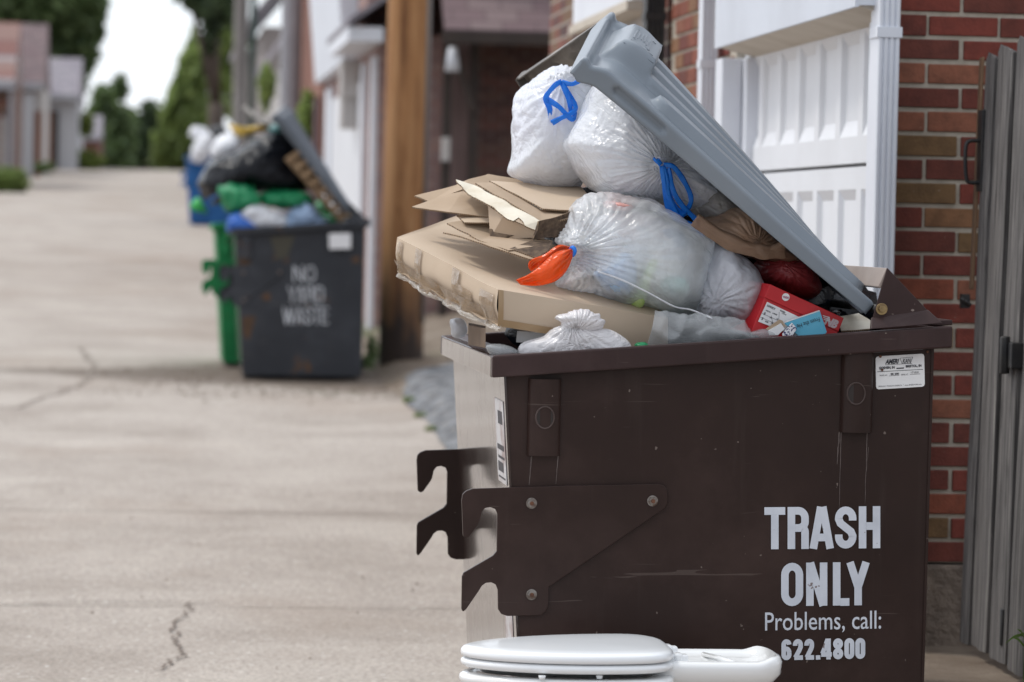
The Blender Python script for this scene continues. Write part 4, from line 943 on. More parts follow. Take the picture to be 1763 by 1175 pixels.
# stencilled lettering on the end panel
def crp(x, y): return (1250 + x / 1.975, 580 + y / 1.975)
def line_items(s, spans, y0, y1, slope, Y=Y0 - .001, base=(130, 0), conv=crp):
    it = []
    for ch, (a, b_) in zip(s, spans):
        dy = slope * (a - base[0]); dy2 = slope * (b_ - base[0])
        o = W(*conv(a, y1 + dy), Y); e = W(*conv(b_, y1 + dy2), Y); t = W(*conv(a, y0 + dy), Y)
        if ch == '.': t = o + (t - o)
        it.append((ch, o, e - o, t - o))
    return it
pen = .0174
lettering('lettering', line_items('TRASH', [(130, 201), (209, 281), (286, 364), (370, 443), (451, 524)], 580, 723, -.01), pen, M['white_letter'], D1, (0, -1, 0))
lettering('lettering', line_items('ONLY', [(187, 262), (272, 344), (363, 419), (411, 486)], 770, 917, -.012), pen, M['white_letter'], D1, (0, -1, 0))
lettering('lettering', line_items('622.4800', [(188, 222), (227, 261), (266, 299), (305, 319), (323, 359), (363, 398), (402, 436), (439, 473)], 1030, 1101, -.017), pen * .6, M['white_letter'], D1, (0, -1, 0))
mb = MB(); o = W(*crp(131, 999), Y0); e = W(*crp(527, 992), Y0); u = W(*crp(131, 920), Y0)
textmb(mb, 'Problems, call:', o, e - o, u - o, (0, -1, 0), .0595, .80, .0002)
xs = [v.x for v in mb.v]; k = (e.x - o.x) / (max(xs) - min(xs)); x0_ = min(xs)
for v in mb.v: v.z += (v.x - o.x) * (k - 1) * (e.z - o.z) / (e.x - o.x); v.x = o.x + (v.x - x0_) * k
mb.build('lettering', M['white_letter'], D1, recalc=False)
# maker's plate
def plate(name, pts, Y, m_, parent, th=.001, out=.002, r=.004):
    P = [W(x, y, Y) - Vector((0, out, 0)) for x, y in pts]; mb = MB(); mb.prism(P, (0, th, 0)); return mb.build(name, m_, parent, bevel=r * .0 + .0004)
def rrect(px, r=.18):
    out = []
    for i in range(4):
        a, b_, c = [Vector((*px[(i + k) % 4], 0)) for k in (-1, 0, 1)]
        L1 = min((a - b_).length, (c - b_).length) * r
        p0 = b_ + (a - b_).normalized() * L1; p1 = b_ + (c - b_).normalized() * L1
        out += [(p0.x, p0.y), ((p0.x * .3 + b_.x * .4 + p1.x * .3), (p0.y * .3 + b_.y * .4 + p1.y * .3)), (p1.x, p1.y)]
    return out
st_ = [(1507, 614), (1591, 609), (1592, 666), (1508, 671)]
SP = plate('maker_plate', rrect(st_, .08), Y0, M['paper'], D1)
def ptx(mb, s, px, py, hpx, wpx=None, Y=Y0, out=.0022, rot=None, shear=0, bold=0, ax=None):
    """text whose baseline starts at pixel (px,py), letter height hpx, squeezed to wpx pixels"""
    o = W(px, py, Y); e = W(px + 10, py - .55, Y) if rot is None else W(px + 10 * math.cos(rot), py + 10 * math.sin(rot), Y); ex = (e - o).normalized(); ez = Vector((-ex.z, 0, ex.x))
    n0 = len(mb.v); size = hpx * Y / FPX / .72; textmb(mb, s, o, ex, ez, (0, -1, 0), size, 1, bold, shear=shear)
    if wpx:
        d = [(v - o).dot(ex) for v in mb.v[n0:]]; k = wpx * Y / FPX / max(d)
        for v in mb.v[n0:]: v += ex * (v - o).dot(ex) * (k - 1)
    for v in mb.v[n0:]: v.y -= out
    return mb
mb = MB(); ptx(mb, 'AMERI', 1524, 627, 8, 25, shear=.4, bold=.0006); ptx(mb, 'KAN', 1553, 625.5, 8, 16, shear=.4, bold=.0002, out=.0028)
ptx(mb, 'GOSHEN, IN', 1513, 636, 4.2, 28, bold=.0003); ptx(mb, 'BRISTOL, IN', 1559, 633, 4.2, 28, bold=.0003)
ptx(mb, 'MODEL NO.', 1514, 648, 2.6, 14); ptx(mb, 'SR 200', 1533, 646, 3.4, 15, bold=.0002); ptx(mb, 'SERIAL NO.', 1551, 646.6, 2.6, 13); ptx(mb, '171031', 1567, 643.4, 3.6, 15)
ptx(mb, 'PROUDLY MADE IN AMERICA  *  www.AMERI-KAN.com', 1512, 667, 2.6, 77)
mb.build('plate_print', M['ink'], SP, recalc=False)
mb = MB()
def lnp(x0, y0, x1, y1, w_=.9, Y=Y0, out=.0024):
    a, b_ = W(x0, y0, Y), W(x1, y1, Y); n = Vector((0, 0, w_ * Y / FPX / 2)); o = Vector((0, -out, 0)); mb.add([a - n + o, b_ - n + o, b_ + n + o, a + n + o], [(0, 1, 2, 3)])
lnp(1510, 640.5, 1589, 636.2); lnp(1530, 647.5, 1548, 646.5, .6); lnp(1566, 645, 1584, 644, .6); lnp(1524, 628.5, 1570, 626, .7)
lnp(1543, 634.6, 1556, 633.9, 2.2)
a = [W(x, y, Y0) + Vector((0, -.0023, 0)) for x, y in ((1549, 617), (1571, 615), (1567, 626), (1553, 626.6))]
for i in range(4):
    p, q_ = a[i], a[(i + 1) % 4]; n = (q_ - p).cross(Vector((0, 1, 0))).normalized() * .0005; mb.add([p - n, q_ - n, q_ + n, p + n], [(0, 1, 2, 3)])
mb.build('plate_print', M['ink'], SP, recalc=False)
for x, y in ((1515, 614), (1596, 606), (1518, 637)):
    c = W(x, y, Y0) - Vector((0, .003, 0)); mb = MB(); mb.tube([c, c - Vector((0, .003, 0))], .003, 8); mb.build('rivet', M['rustbolt'], D1)
M['decal'] = mat('scuffed decal', (.55, .54, .55), .4, (.35, .28, .27), 14, .45, .6)
M['decal2'] = mat('red decal print', (.35, .12, .10), .5)
# decals on the long side (seen edge-on)
def side_x(z): 
    TL = Q(868, 634); sl = (Q(890, 1100).x - Q(868, 650).x) / (Q(868, 650).z - Q(890, 1100).z); return TL.x + sl * (TL.z - z) - .0035
for z1, z0, ya, yb, tx in ((.955, .765, 7.535, 7.72, 1), (.71, .60, 7.55, 7.74, 0), (.47, .40, 7.56, 7.72, 0)):
    mb = MB(); mb.hexa([(side_x(z0), ya, z0), (side_x(z0), yb, z0), (side_x(z0) + .001, yb, z0), (side_x(z0) + .001, ya, z0)], [(side_x(z1), ya, z1), (side_x(z1), yb, z1), (side_x(z1) + .001, yb, z1), (side_x(z1) + .001, ya, z1)]); dc = mb.build('decal', M['decal'], D1)
    if tx:
        mb = MB()
        for k, (zz, hh, a_, b_) in enumerate(((.90, .03, .03, .12), (.84, .012, .02, .16), (.82, .006, .02, .15), (.79, .022, .05, .16), (.775, .004, .02, .16))):
            x = side_x(zz) - .0006; x2 = side_x(zz + hh) - .0006; mb.add([(x, ya + a_, zz), (x, ya + b_, zz), (x2, ya + b_, zz + hh), (x2, ya + a_, zz + hh)], [(0, 1, 2, 3)])
        mb.build('decal_print', M['ink'], dc, recalc=False)
# dried drips below the pockets
M['drip'] = mat('dried drip', (.15, .12, .11), .7, (.075, .055, .05), 40)
for x, ya, yb, wd in ((1448, 745, 905, 1.6), (1493, 742, 868, 1.8), (1495, 770, 820, .9), (915, 786, 836, 3.0), (961, 784, 834, 2.2), (1445, 744, 800, 3), (1600, 1010, 1020, 2)):
    n = 14; vs = []; mb = MB()
    for k in range(n + 1):
        u = k / n; px_ = x - 4 * u + .9 * noise.noise(Vector((x, u * 5, 0))) ; ww = wd * (1 - .7 * u) * (.7 + .6 * abs(noise.noise(Vector((x, u * 9, 2)))))
        vs += [W(px_ - ww / 2, lerp(ya, yb, u), Y0) - Vector((0, .0006, 0)), W(px_ + ww / 2, lerp(ya, yb, u), Y0) - Vector((0, .0006, 0))]
    mb.add(vs, [(2 * k, 2 * k + 1, 2 * k + 3, 2 * k + 2) for k in range(n)]); mb.build('drip_mark', M['drip'], D1, recalc=False)

# the near lid, twisted up by the load
YL = 7.53
LA, LB = W(1499, 521, YL), W(1012, 99, YL); LC = W(1056, 24, 8.12); LD = W(1420, 462, 8.14)
L1, LP_, LN_, LH_ = make_lid(LA, LB, LC, LD, M['lid'], 'lid', 'blue grey ribbed plastic lid propped open over white bags', parent=D1)
# raised mark on the pad
mb = MB()
def lp(u, v, up=.002): return LP_(u, v) + LN_(u, v) * (LH_(u, v) + up)
def lbar(u0, v0, u1, v1, w_=.006):
    a, b_ = lp(u0, v0), lp(u1, v1); n = LN_(.9, .6); s_ = (b_ - a).cross(n).normalized() * w_ * .5
    mb.hexa([a - s_ - n * .004, b_ - s_ - n * .004, b_ + s_ - n * .004, a + s_ - n * .004], [a - s_ + n * .0018, b_ - s_ + n * .0018, b_ + s_ + n * .0018, a + s_ + n * .0018])
for (a, b_, c, d) in ((.93, .48, .93, .66), (.92, .50, .92, .64), (.91, .52, .91, .66), (.90, .52, .90, .70), (.89, .5, .89, .62), (.88, .44, .88, .7), (.935, .42, .86, .42), (.93, .46, .875, .46), (.93, .70, .865, .70)):
    lbar(a, b_, c, d, .003)
for (a, b_, c, d) in ((.943, .385, .943, .80), (.846, .385, .846, .80), (.943, .385, .846, .385), (.943, .80, .846, .80)): lbar(a, b_, c, d, .0035)
mb.build('moulded_mark', M['lid'], L1)
# the far lid, thin and weathered
L2, _, _, _ = make_lid(W(1420, 512, 8.17), W(1036, 40, 8.2), W(903, 127, 8.72), W(1318, 500, 8.74), M['lid_dark'], 'lid', 'weathered brownish grey far lid standing open', parent=D1, sk0=.02, sk1=.03, nu=70, nv=50, pad=False, ribh=.015)

# ------------------------------------------------------------------ far dumpsters
OFF1 = W(398, 394, 25.5) - Q(845, 612)
OFF2 = OFF1 + Vector((-.11, 1.50, .03)); OFF3 = W(319, 268, 62) - Q(845, 612)
D2 = make_dumpster('dumpster', 'charcoal grey dumpster stencilled NO YARD WASTE near the wooden pole', OFF1, M['dgrey'], M['dgrey'], gx(1.2, 26) - OFF1.z + .03, GD)
D3 = make_dumpster('dumpster', 'green dumpster tucked right behind the charcoal grey one', OFF2, M['dgreen'], M['dgreen'], gx(1, 27.5) - OFF2.z + .03, GD)
D4 = make_dumpster('dumpster', 'blue dumpster farthest up the alley behind the black bag', OFF3, M['dblue'], M['dblue'], gx(1.2, 62) - OFF3.z + .03, GD)
def fcr(x, y): return (300 + x / 2.2587, 160 + y / 2.2587)
YF = OFF1.y + Y0 - .002
fp = .0135
lettering('lettering', line_items('NO', [(462, 502), (510, 550)], 676, 740, -.01, YF, conv=fcr), fp, M['white_letter2'], D2, (0, -1, 0))
lettering('lettering', line_items('YARD', [(440, 474), (476, 508), (512, 544), (548, 582)], 756, 822, -.01, YF, conv=fcr), fp, M['white_letter2'], D2, (0, -1, 0))
lettering('lettering', line_items('WASTE', [(422, 468), (470, 502), (506, 536), (538, 568), (572, 600)], 838, 904, -.01, YF, conv=fcr), fp, M['white_letter2'], D2, (0, -1, 0))
plate('maker_plate', [fcr(600, 548), fcr(686, 546), fcr(686, 606), fcr(602, 608)], YF, M['paper'], D2, out=.034)
for pts in ([(252, 635), (296, 632), (298, 668), (256, 670)], [(690, 640), (722, 636), (722, 660), (692, 662)], [(268, 870), (318, 868), (292, 960), (270, 950)], [(250, 580), (290, 570), (300, 590), (270, 615)]):
    plate('rust_patch', [fcr(*p) for p in pts], YF, mat('rust stain', (.10, .055, .03), .9, (.05, .035, .025), 12), D2, th=.0006, out=.0006)
plate('rust_patch', [fcr(372, 560), fcr(470, 556), fcr(440, 640), fcr(400, 650)], YF, mat('yellowish stain', (.065, .06, .045), .9), D2, th=.0006, out=.0006)
make_lid(W(618, 378, 25.53), W(478, 196, 25.53), W(496, 182, 26.12), W(606, 372, 26.12), M['lid_char'], 'lid', 'dark slate lid propped open', parent=D2, nu=60, nv=40, pad=False, sk0=.05, sk1=.06)
make_lid(W(596, 366, 26.2), W(462, 210, 26.2), W(424, 182, 26.8), W(588, 362, 26.8), M['lid_dark'], 'lid', 'thin grey far lid raised', parent=D2, nu=40, nv=30, pad=False, sk0=.02, sk1=.03)
# ================================================================== TRASH ON THE NEAR DUMPSTER
GW = 'white tied trash bags'
def knot_tail(parent, K, m_, seed, r=.02, n=14, spread=(0, 1), ln=.05, up=(0, 0, 1)):
    pass
# rear upper-left bag
T = thing('trash_bag', 'white bag with star shaped blue drawstring, topmost at the back left', 'trash bag', W(945, 320, 8.2), GW)
bag('bag_skin', M['bagq'], [(871, 306), (876, 280), (881, 250), (884, 212), (894, 165), (908, 146), (936, 126), (962, 116), (990, 118), (1006, 126), (1022, 150), (1022, 200), (1014, 250), (1008, 300), (996, 325), (940, 328), (905, 318)], 8.2, .17, knot=[(966, 142)], parent=T, seed=1, npl=22, pw=.85, shrink=.965)
bag('contents', M['stuff2'], [(890, 300), (895, 200), (930, 160), (990, 150), (1005, 220), (990, 310)], 8.2, .14, parent=T, na=60, nt=30, seed=12, shrink=.93)
mb = MB(); yk = 8.03
for pts in ([(968, 140), (955, 148), (940, 168), (946, 186), (950, 212)], [(950, 212), (965, 204), (990, 190), (984, 170), (966, 142)], [(940, 170), (962, 184), (985, 206), (990, 192)], [(968, 142), (985, 145), (1000, 138)], [(966, 140), (975, 160), (980, 176), (984, 196)], [(995, 138), (1002, 120), (1004, 112)]):
    ribbon(mb, [W(x, y, yk - .012 * math.sin(i * 1.3)) for i, (x, y) in enumerate(pts)], .012)
mb.build('drawstring', M['bluetie'], T, uv=False, solid=.0006)
# big centre bag
T = thing('trash_bag', 'large white quilted bag with long blue drawstring loop under the grey lid', 'trash bag', W(1110, 370, 8.0), GW)
bag('bag_skin', M['bagq'], [(966, 246), (984, 215), (1004, 176), (1020, 146), (1040, 134), (1075, 158), (1115, 200), (1160, 248), (1205, 300), (1240, 332), (1262, 352), (1266, 374), (1240, 384), (1190, 372), (1140, 352), (1090, 342), (1050, 338), (1022, 326), (1000, 300), (986, 274)], 8.0, .24, knot=[(1140, 286, .20)], parent=T, na=260, nt=130, seed=2, npl=34, pleat=1.1, shrink=.98)
bag('contents', M['stuff1'], [(985, 246), (1010, 190), (1045, 155), (1100, 210), (1180, 300), (1220, 360), (1150, 345), (1060, 325), (1010, 300)], 8.0, .20, parent=T, na=60, nt=30, seed=14, shrink=.9)
mb = MB(); yk = 7.755
for pts in ([(1140, 286), (1144, 320), (1150, 356), (1164, 376), (1190, 388), (1214, 405)], [(1142, 284), (1160, 288), (1180, 316), (1190, 342), (1184, 360), (1166, 374)], [(1150, 290), (1160, 330), (1176, 356), (1196, 376), (1216, 400)], [(1138, 284), (1131, 276), (1128, 273)], [(1146, 300), (1152, 340), (1168, 374)], [(1142, 288), (1150, 320), (1158, 350), (1180, 372)]):
    ribbon(mb, [W(x, y, yk - .018 * math.sin(i * 1.1 + 1)) for i, (x, y) in enumerate(pts)], .0125)
mb.build('drawstring', M['bluetie'], T, uv=False, solid=.0006)
# front bag
T = thing('trash_bag', 'see-through white bag with orange drawstring lying on the flat carton', 'trash bag', W(1140, 555, 7.830), GW)
bag('bag_skin', M['bagc'], [(952, 492), (972, 470), (984, 440), (966, 424), (958, 412), (974, 388), (984, 362), (1008, 342), (1032, 334), (1070, 336), (1112, 343), (1150, 362), (1190, 388), (1222, 408), (1228, 440), (1226, 490), (1216, 530), (1180, 552), (1140, 542), (1100, 530), (1060, 520), (1025, 504), (985, 500)], 7.82, .19, knot=[(986, 432, .13)], parent=T, na=280, nt=130, seed=3, npl=40, pleat=1.3)
bag('contents', M['stuff1'], [(1020, 480), (1012, 400), (1040, 362), (1110, 362), (1180, 400), (1205, 450), (1195, 520), (1130, 520), (1060, 500)], 7.84, .13, parent=T, na=60, nt=30, seed=15, shrink=.93)
def inner(nm, m_, px, Y, d, seed): return bag(nm, m_, px, Y, d, parent=T, na=50, nt=24, seed=seed, amp=2.2)
inner('wrapper', M['p_blue'], [(1050, 450), (1074, 432), (1098, 456), (1092, 500), (1064, 512), (1030, 490), (1016, 468), (1036, 470)], 7.765, .10, 31)
inner('wrapper', M['p_green'], [(1118, 432), (1134, 438), (1122, 470), (1108, 510), (1098, 532), (1076, 520), (1090, 490), (1102, 462)], 7.79, .09, 32)
inner('wrapper', M['p_teal'], [(1138, 478), (1168, 474), (1184, 486), (1180, 506), (1150, 508), (1128, 500)], 7.785, .10, 33)
inner('wrapper', M['p_pink'], [(1042, 346), (1070, 350), (1090, 356), (1076, 364), (1046, 358)], 7.78, .09, 34)
mb = MB(); yk = 7.67
def film(mb, top, bot, Y, n=50, m=16, amp=.007, fr=30, bow=.02):
    tp_ = catmull([Vector((x, y, 0)) for x, y in top], 12); bt_ = catmull([Vector((x, y, 0)) for x, y in bot], 12)
    def fn(i, j):
        u = i / (n - 1); v = j / (m - 1); a = tp_[int(u * (len(tp_) - 1))]; b_ = bt_[int(u * (len(bt_) - 1))]; q = a.lerp(b_, v)
        p = W(q.x, q.y, Y); p.y += -bow * math.sin(math.pi * v) * math.sin(math.pi * min(1, u * 1.3)) + amp * (abs(noise.noise(Vector((u * 3, v * 5, fr)))) * 2 - .5) + amp * .6 * abs(math.sin(v * 14 + u * 3)) * (1 - u)
        return p
    mb.grid(fn, n, m)
film(mb, [(983, 428), (955, 436), (930, 458), (908, 474), (888, 482)], [(988, 436), (978, 462), (960, 482), (930, 492), (896, 491)], 7.66)
film(mb, [(984, 426), (962, 422), (938, 438), (914, 448), (909, 460)], [(984, 432), (965, 431), (942, 448), (926, 460), (914, 468)], 7.69, bow=.008)
mb.build('drawstring', M['orangetie'], T, uv=False, solid=.0006)
mb = MB(); mb.tube(catmull([W(982, 430, 7.680), W(986, 426, 7.665), W(990, 432, 7.660), W(986, 440, 7.665), W(982, 434, 7.680)], 4), .0045, 8); mb.build('knot', M['bluetie'], T)
mb = MB(); mb.tube(catmull([W(1030, 468, 7.650), W(1070, 482, 7.635), W(1115, 504, 7.630), W(1160, 528, 7.640), W(1190, 534, 7.655), (W(1225, 548, 7.58))], 6), .0022, 8); mb.build('gathered_seam', M['bagw'], T)
T = thing('trash_bag', 'greyish thin bag wedged between the see-through bag and red shoe box', 'trash bag', W(1270, 560, 7.75), GW)
bag('bag_skin', M['bagg'], [(1200, 545), (1206, 470), (1222, 424), (1240, 418), (1264, 434), (1292, 452), (1308, 474), (1312, 494), (1300, 520), (1282, 552), (1270, 566), (1230, 562)], 7.78, .16, knot=[(1225, 520, .08)], parent=T, na=160, nt=80, seed=4, npl=18)
bag('contents', M['stuff2'], [(1212, 540), (1215, 460), (1250, 440), (1290, 480), (1270, 545)], 7.8, .11, parent=T, na=50, nt=24, seed=16)
T = thing('carrier_bag', 'tan brown carrier bag crushed under the grey lid', 'bag', W(1300, 440, 7.95))
bag('bag_skin', M['bagt'], [(1196, 384), (1230, 372), (1262, 358), (1290, 372), (1325, 400), (1352, 428), (1376, 452), (1360, 462), (1320, 452), (1280, 442), (1240, 420), (1206, 402)], 7.84, .16, knot=[(1300, 425, .13)], parent=T, na=160, nt=80, seed=5, npl=20, pleat=1.3)
mb = MB(); ribbon(mb, [W(x, y, 7.68) for x, y in ((1196, 378), (1240, 408), (1280, 426), (1320, 434), (1352, 430))], .035)
mb.build('bag_handle', M['bagt'], T, uv=False, solid=.001)
tag(bag('carrier_bag', M['bagr'], [(1304, 452), (1320, 440), (1350, 436), (1384, 450), (1404, 478), (1410, 500), (1396, 514), (1356, 508), (1318, 490), (1302, 474)], 7.83, .13, knot=[(1350, 455, .1)], na=140, nt=70, seed=6, npl=18), 'dark red carrier bag behind the red shoe box', 'bag')
tag(bag('trash_bag', bag_mat('smoky bag plastic', (.34, .32, .30), .2, .15, .3), [(1180, 320), (1215, 310), (1270, 356), (1320, 398), (1300, 410), (1240, 398), (1190, 372)], 7.93, .14, knot=[(1190, 340, .1)], na=120, nt=60, seed=7), 'smoky grey bag tucked under the lid right of the blue drawstring', 'trash bag', GW)
# small crumpled white bag on the rim
T = thing('trash_bag', 'small crumpled white bag with ruffled top resting on the front rim', 'trash bag', W(990, 605, 7.62), GW)
bag('bag_skin', M['bagw2'], [(890, 610), (900, 590), (935, 580), (952, 566), (985, 560), (1020, 564), (1050, 568), (1078, 584), (1087, 600), (1080, 616), (980, 628), (920, 630)], 7.565, .055, knot=[(985, 560, .03)], parent=T, na=180, nt=80, seed=8, amp=.8, npl=24, pleat=1.0)
bag('ruffle', M['bagw2'], [(954, 548), (962, 542), (975, 540), (985, 536), (1000, 534), (1012, 535), (1022, 541), (1030, 540), (1032, 548), (1040, 552), (1034, 566), (1005, 572), (975, 574), (962, 566), (966, 556)], 7.55, .035, knot=[(990, 572, .01)], parent=T, na=160, nt=70, seed=9, amp=1.3, npl=26, pleat=1.6)
tag(bag('plastic_bag', M['clear'], [(836, 596), (850, 592), (878, 596), (892, 606), (880, 616), (846, 612)], 7.56, .03, na=70, nt=36, seed=10), 'scrap of thin clear grey film at the front left of the rim', 'plastic bag')
tag(bag('plastic_bag', M['bagg'], [(778, 550), (796, 552), (803, 566), (800, 578), (782, 580), (777, 566)], 8.15, .04, na=80, nt=40, seed=11, amp=5), 'clear crumpled bag hanging under the carton at the far left rim', 'plastic bag')
# crinkled clear packaging
mb = MB()
def cf(i, j):
    u, v = i / 69, j / 23
    top = [(1128, 534), (1160, 538), (1185, 542), (1205, 538), (1230, 545), (1262, 546), (1282, 552), (1294, 572)]; bot = [(1112, 600), (1140, 604), (1170, 602), (1195, 600), (1220, 600), (1250, 598), (1275, 596), (1300, 594)]
    k = u * 7; a = min(6, int(k)); f = k - a
    t_ = (lerp(top[a][0], top[a + 1][0], f), lerp(top[a][1], top[a + 1][1], f) + 3 * noise.noise(Vector((u * 18, 0, 0)))); b_ = (lerp(bot[a][0], bot[a + 1][0], f), lerp(bot[a][1], bot[a + 1][1], f))
    p = W(lerp(t_[0], b_[0], v), lerp(t_[1], b_[1], v), 7.60)
    p.y += -.02 * math.sin(v * 3.1) * (.4 + abs(noise.noise(p * 9))) * 1.6 + .009 * (abs(noise.noise(p * 17)) * 2 - .5); return p
mb.grid(cf, 70, 24)
tag(mb.build('plastic_packaging', M['clear'], uv=False, solid=.001), 'crinkled clear plastic packaging standing along the front rim', 'packaging')
# ------------------------------------------------------------------ cardboard
def slab():
    T = thing('flat_carton', 'large flat brown carton overhanging the left rim, taped at its end', 'carton', W(870, 560, 7.7))
    P0, P1, P2, P3 = W(858, 499, 7.56), W(684, 408, 8.12), W(1150, 548, 7.72), W(960, 352, 8.65)
    P3b = W(812, 352, 8.6)
    def top(u, v):                                  # u along the near long edge, v towards the back
        q = P0.lerp(P2, u).lerp(P1.lerp(P3, u), v)
        back = P1.lerp(P3b, min(1, u * 1.6)); q = q.lerp(back.lerp(P3, max(0, (u - .6) / .4)), .75 * v * v * (1 if u < .62 else 1 - (u - .62) / .38)) if v > .001 else q
        q.z += .010 * noise.noise(q * 4) * (1 if 0 < v < 1 else .4) - .008 * math.sin(math.pi * min(1, u * 2)) * math.sin(math.pi * v)
        return q
    nu, nv = 60, 40; mb = MB(); th = .083
    dn = Vector((.004, .0, -1)).normalized() * th
    mb.grid(lambda i, j: top(i / (nu - 1), j / (nv - 1)), nu, nv)
    mb.grid(lambda i, j: top(i / (nu - 1), j / (nv - 1)) + dn + Vector((0, 0, .012 * noise.noise(Vector((i * .2, j * .2, 3))))), nu, nv)
    def wall(f, n, m=8):
        mb.grid(lambda i, j: f(i / (n - 1)) + dn * (j / (m - 1)) , n, m)
    o1 = Vector((-.35, -.9, 0)).normalized()
    def near(u, s): 
        p = top(u, 0) + dn * s; p += Vector((0, -1, 0)) * (.005 * math.sin(math.pi * s) + .004 * noise.noise(p * 9) * (0 < s < 1)); return p
    def left(v, s):
        p = top(0, v) + dn * s * (1 + .10 * math.sin(math.pi * v)); sag = sm(.45, 1, s)
        p += Vector((-1, -.3, 0)) * (.008 * math.sin(math.pi * min(1, s * 1.1)) * (.4 + abs(noise.noise(Vector((v * 6, 0, 1))))) * (1 if s < 1 else .3))
        p += Vector((.020, 0.0, 0)) * sag * (.5 + noise.noise(Vector((v * 9, 2, 0)))) ; return p
    mb.grid(lambda i, j: near(i / (nu - 1), j / 9), nu, 10); mb.grid(lambda i, j: left(i / 39, j / 13), 40, 14)
    mb.grid(lambda i, j: top(1, i / (nv - 1)) + dn * (j / 3), nv, 4); mb.grid(lambda i, j: top(i / (nu - 1), 1) + dn * (j / 3), nu, 4)
    mb.build('carton_body', M['card'], T, uv=False, merge=.0008, sharp=35)
    # tape patches
    for v0, v1, s0, s1 in ((.02, .14, .15, 1.02), (.30, .36, .02, .9), (.62, .68, .02, .75), (.84, .90, .05, .6), (.10, .99, .62, 1.03), (.2, .3, .35, .8)):
        mb = MB(); m1 = max(6, int((v1 - v0) * 60))
        def tp(i, j):
            v = lerp(v0, v1, i / (m1 - 1)); s_ = lerp(s0, s1, j / 11); p = left(v, min(1, s_)) + Vector((0, 0, -max(0, s_ - 1) * .3))
            return p + Vector((-.003, -.0022, 0)) + Vector((-.004, -.003, 0)) * abs(noise.noise(p * 34)) * (2.2 if s0 > .5 else 1)
        mb.grid(tp, m1, 12); mb.build('packing_tape', M['tape'], T, uv=False, recalc=False)
    for u0, u1, s0, s1 in ((.0, .03, .0, 1), (.0, .62, .80, .99)):
        mb = MB(); m1 = max(5, int((u1 - u0) * 50)); mb.grid(lambda i, j: near(lerp(u0, u1, i / (m1 - 1)), lerp(s0, s1, j / 7)) + Vector((0, -.0018, 0)), m1, 8); mb.build('packing_tape', M['tapeflat'], T, uv=False, recalc=False)
    # crumpled shiny film along the lower left edge
    mb = MB()
    def fl(i, j):
        v = i / 99; p = left(v, 1); a = j / 9
        q = p + Vector((-.006 * math.sin(a * 3) - .003, -.005, -.013 * a)) + Vector((0, 0, .5)) * .0
        q += Vector((noise.noise(p * 40 + Vector((0, 0, a * 3))), noise.noise(p * 33 + Vector((5, 0, a * 3))), noise.noise(p * 37 + Vector((0, 5, a * 2))))) * .005; return q
    mb.grid(fl, 100, 10); mb.build('crumpled_film', M['film'], T, uv=False, recalc=False)
    return T
m_, t_, b_, o_ = newmat('flat packing tape'); b_.inputs['Base Color'].default_value = (.36, .24, .13, 1); b_.inputs['Roughness'].default_value = .3; M['tapeflat'] = m_
slab()
def csheet(label, pts, m_=None, th=.0035, cat='cardboard', name='cardboard_sheet', edge=True, dents=.004, group='flattened cardboard pieces stacked on the carton', sub=5, fan=None):
    """corrugated sheet from outline (px,py,Y) points: top and bottom faces plus a corrugated edge band"""
    P = [W(p[0], p[1], p[2] + .12) for p in pts]; n = len(P); bm = bmesh.new(); vs = [bm.verts.new(p) for p in P]
    f = bm.faces.new(vs); bmesh.ops.triangulate(bm, faces=[f]); bmesh.ops.subdivide_edges(bm, edges=bm.edges, cuts=sub, use_grid_fill=True)
    bm.verts.ensure_lookup_table(); bm.normal_update()
    for v in bm.verts:
        v.co += Vector((0, .6, .8)) * dents * noise.noise(v.co * 11) + Vector((.5, 0, .3)) * dents * .6 * noise.noise(v.co * 40) * (1 if v.is_boundary else 0)
    N_ = sum((f.normal * f.calc_area() for f in bm.faces), Vector()).normalized()
    if N_.z < 0: N_ = -N_; bmesh.ops.reverse_faces(bm, faces=bm.faces)
    be = [e for e in bm.edges if e.is_boundary]; tops = {v: v.co.copy() for v in bm.verts}; idx = {v: i for i, v in enumerate(bm.verts)}
    mb = MB(); V0 = [v.co.copy() for v in bm.verts]; V1 = [v.co - N_ * th for v in bm.verts]
    mb.add(V0, [[idx[v] for v in f.verts] for f in bm.faces], 0); mb.add(V1, [[idx[v] for v in f.verts][::-1] for f in bm.faces], 0)
    k = len(V0); 
    for e in be:
        a, b2 = idx[e.verts[0]], idx[e.verts[1]]; mb.f.append([a, b2, b2 + k, a + k]); mb.m.append(1); mb.sm.append(False)
    bm.free()
    return tag(mb.build(name, [m_ or M['card2'], M['corr']], uv=False, recalc=True), label, cat, group)
csheet('uppermost light brown cardboard flap with faint printed mark', [(843, 311, 8.05), (934, 360, 7.75), (986, 362, 7.74), (1014, 338, 7.9), (1000, 322, 8.05), (925, 316, 8.15)], M['card'])
mb = MB(); csheet('pale torn cardboard strip peeling down the stack', [(784, 309, 8.0), (800, 313, 8.02), (816, 318, 8.0), (880, 350, 7.82), (929, 381, 7.68), (923, 397, 7.66), (905, 389, 7.67), (893, 376, 7.7), (884, 382, 7.69), (868, 372, 7.72), (852, 358, 7.78), (822, 342, 7.86), (800, 326, 7.94)], M['cardw'], dents=.008)
csheet('brown folded cardboard leaf just under the uppermost flap', [(818, 315, 8.02), (846, 314, 8.04), (932, 362, 7.78), (988, 364, 7.77), (978, 376, 7.7), (932, 382, 7.68), (880, 350, 7.80)], M['card2'])
csheet('left pointing cardboard wing, upper of the two', [(714, 337, 8.1), (784, 318, 8.1), (802, 311, 8.12), (841, 299, 8.2), (930, 317, 8.2), (900, 340, 8.1), (806, 322, 8.05), (770, 336, 8.05), (741, 349, 8.05)], M['card2'])
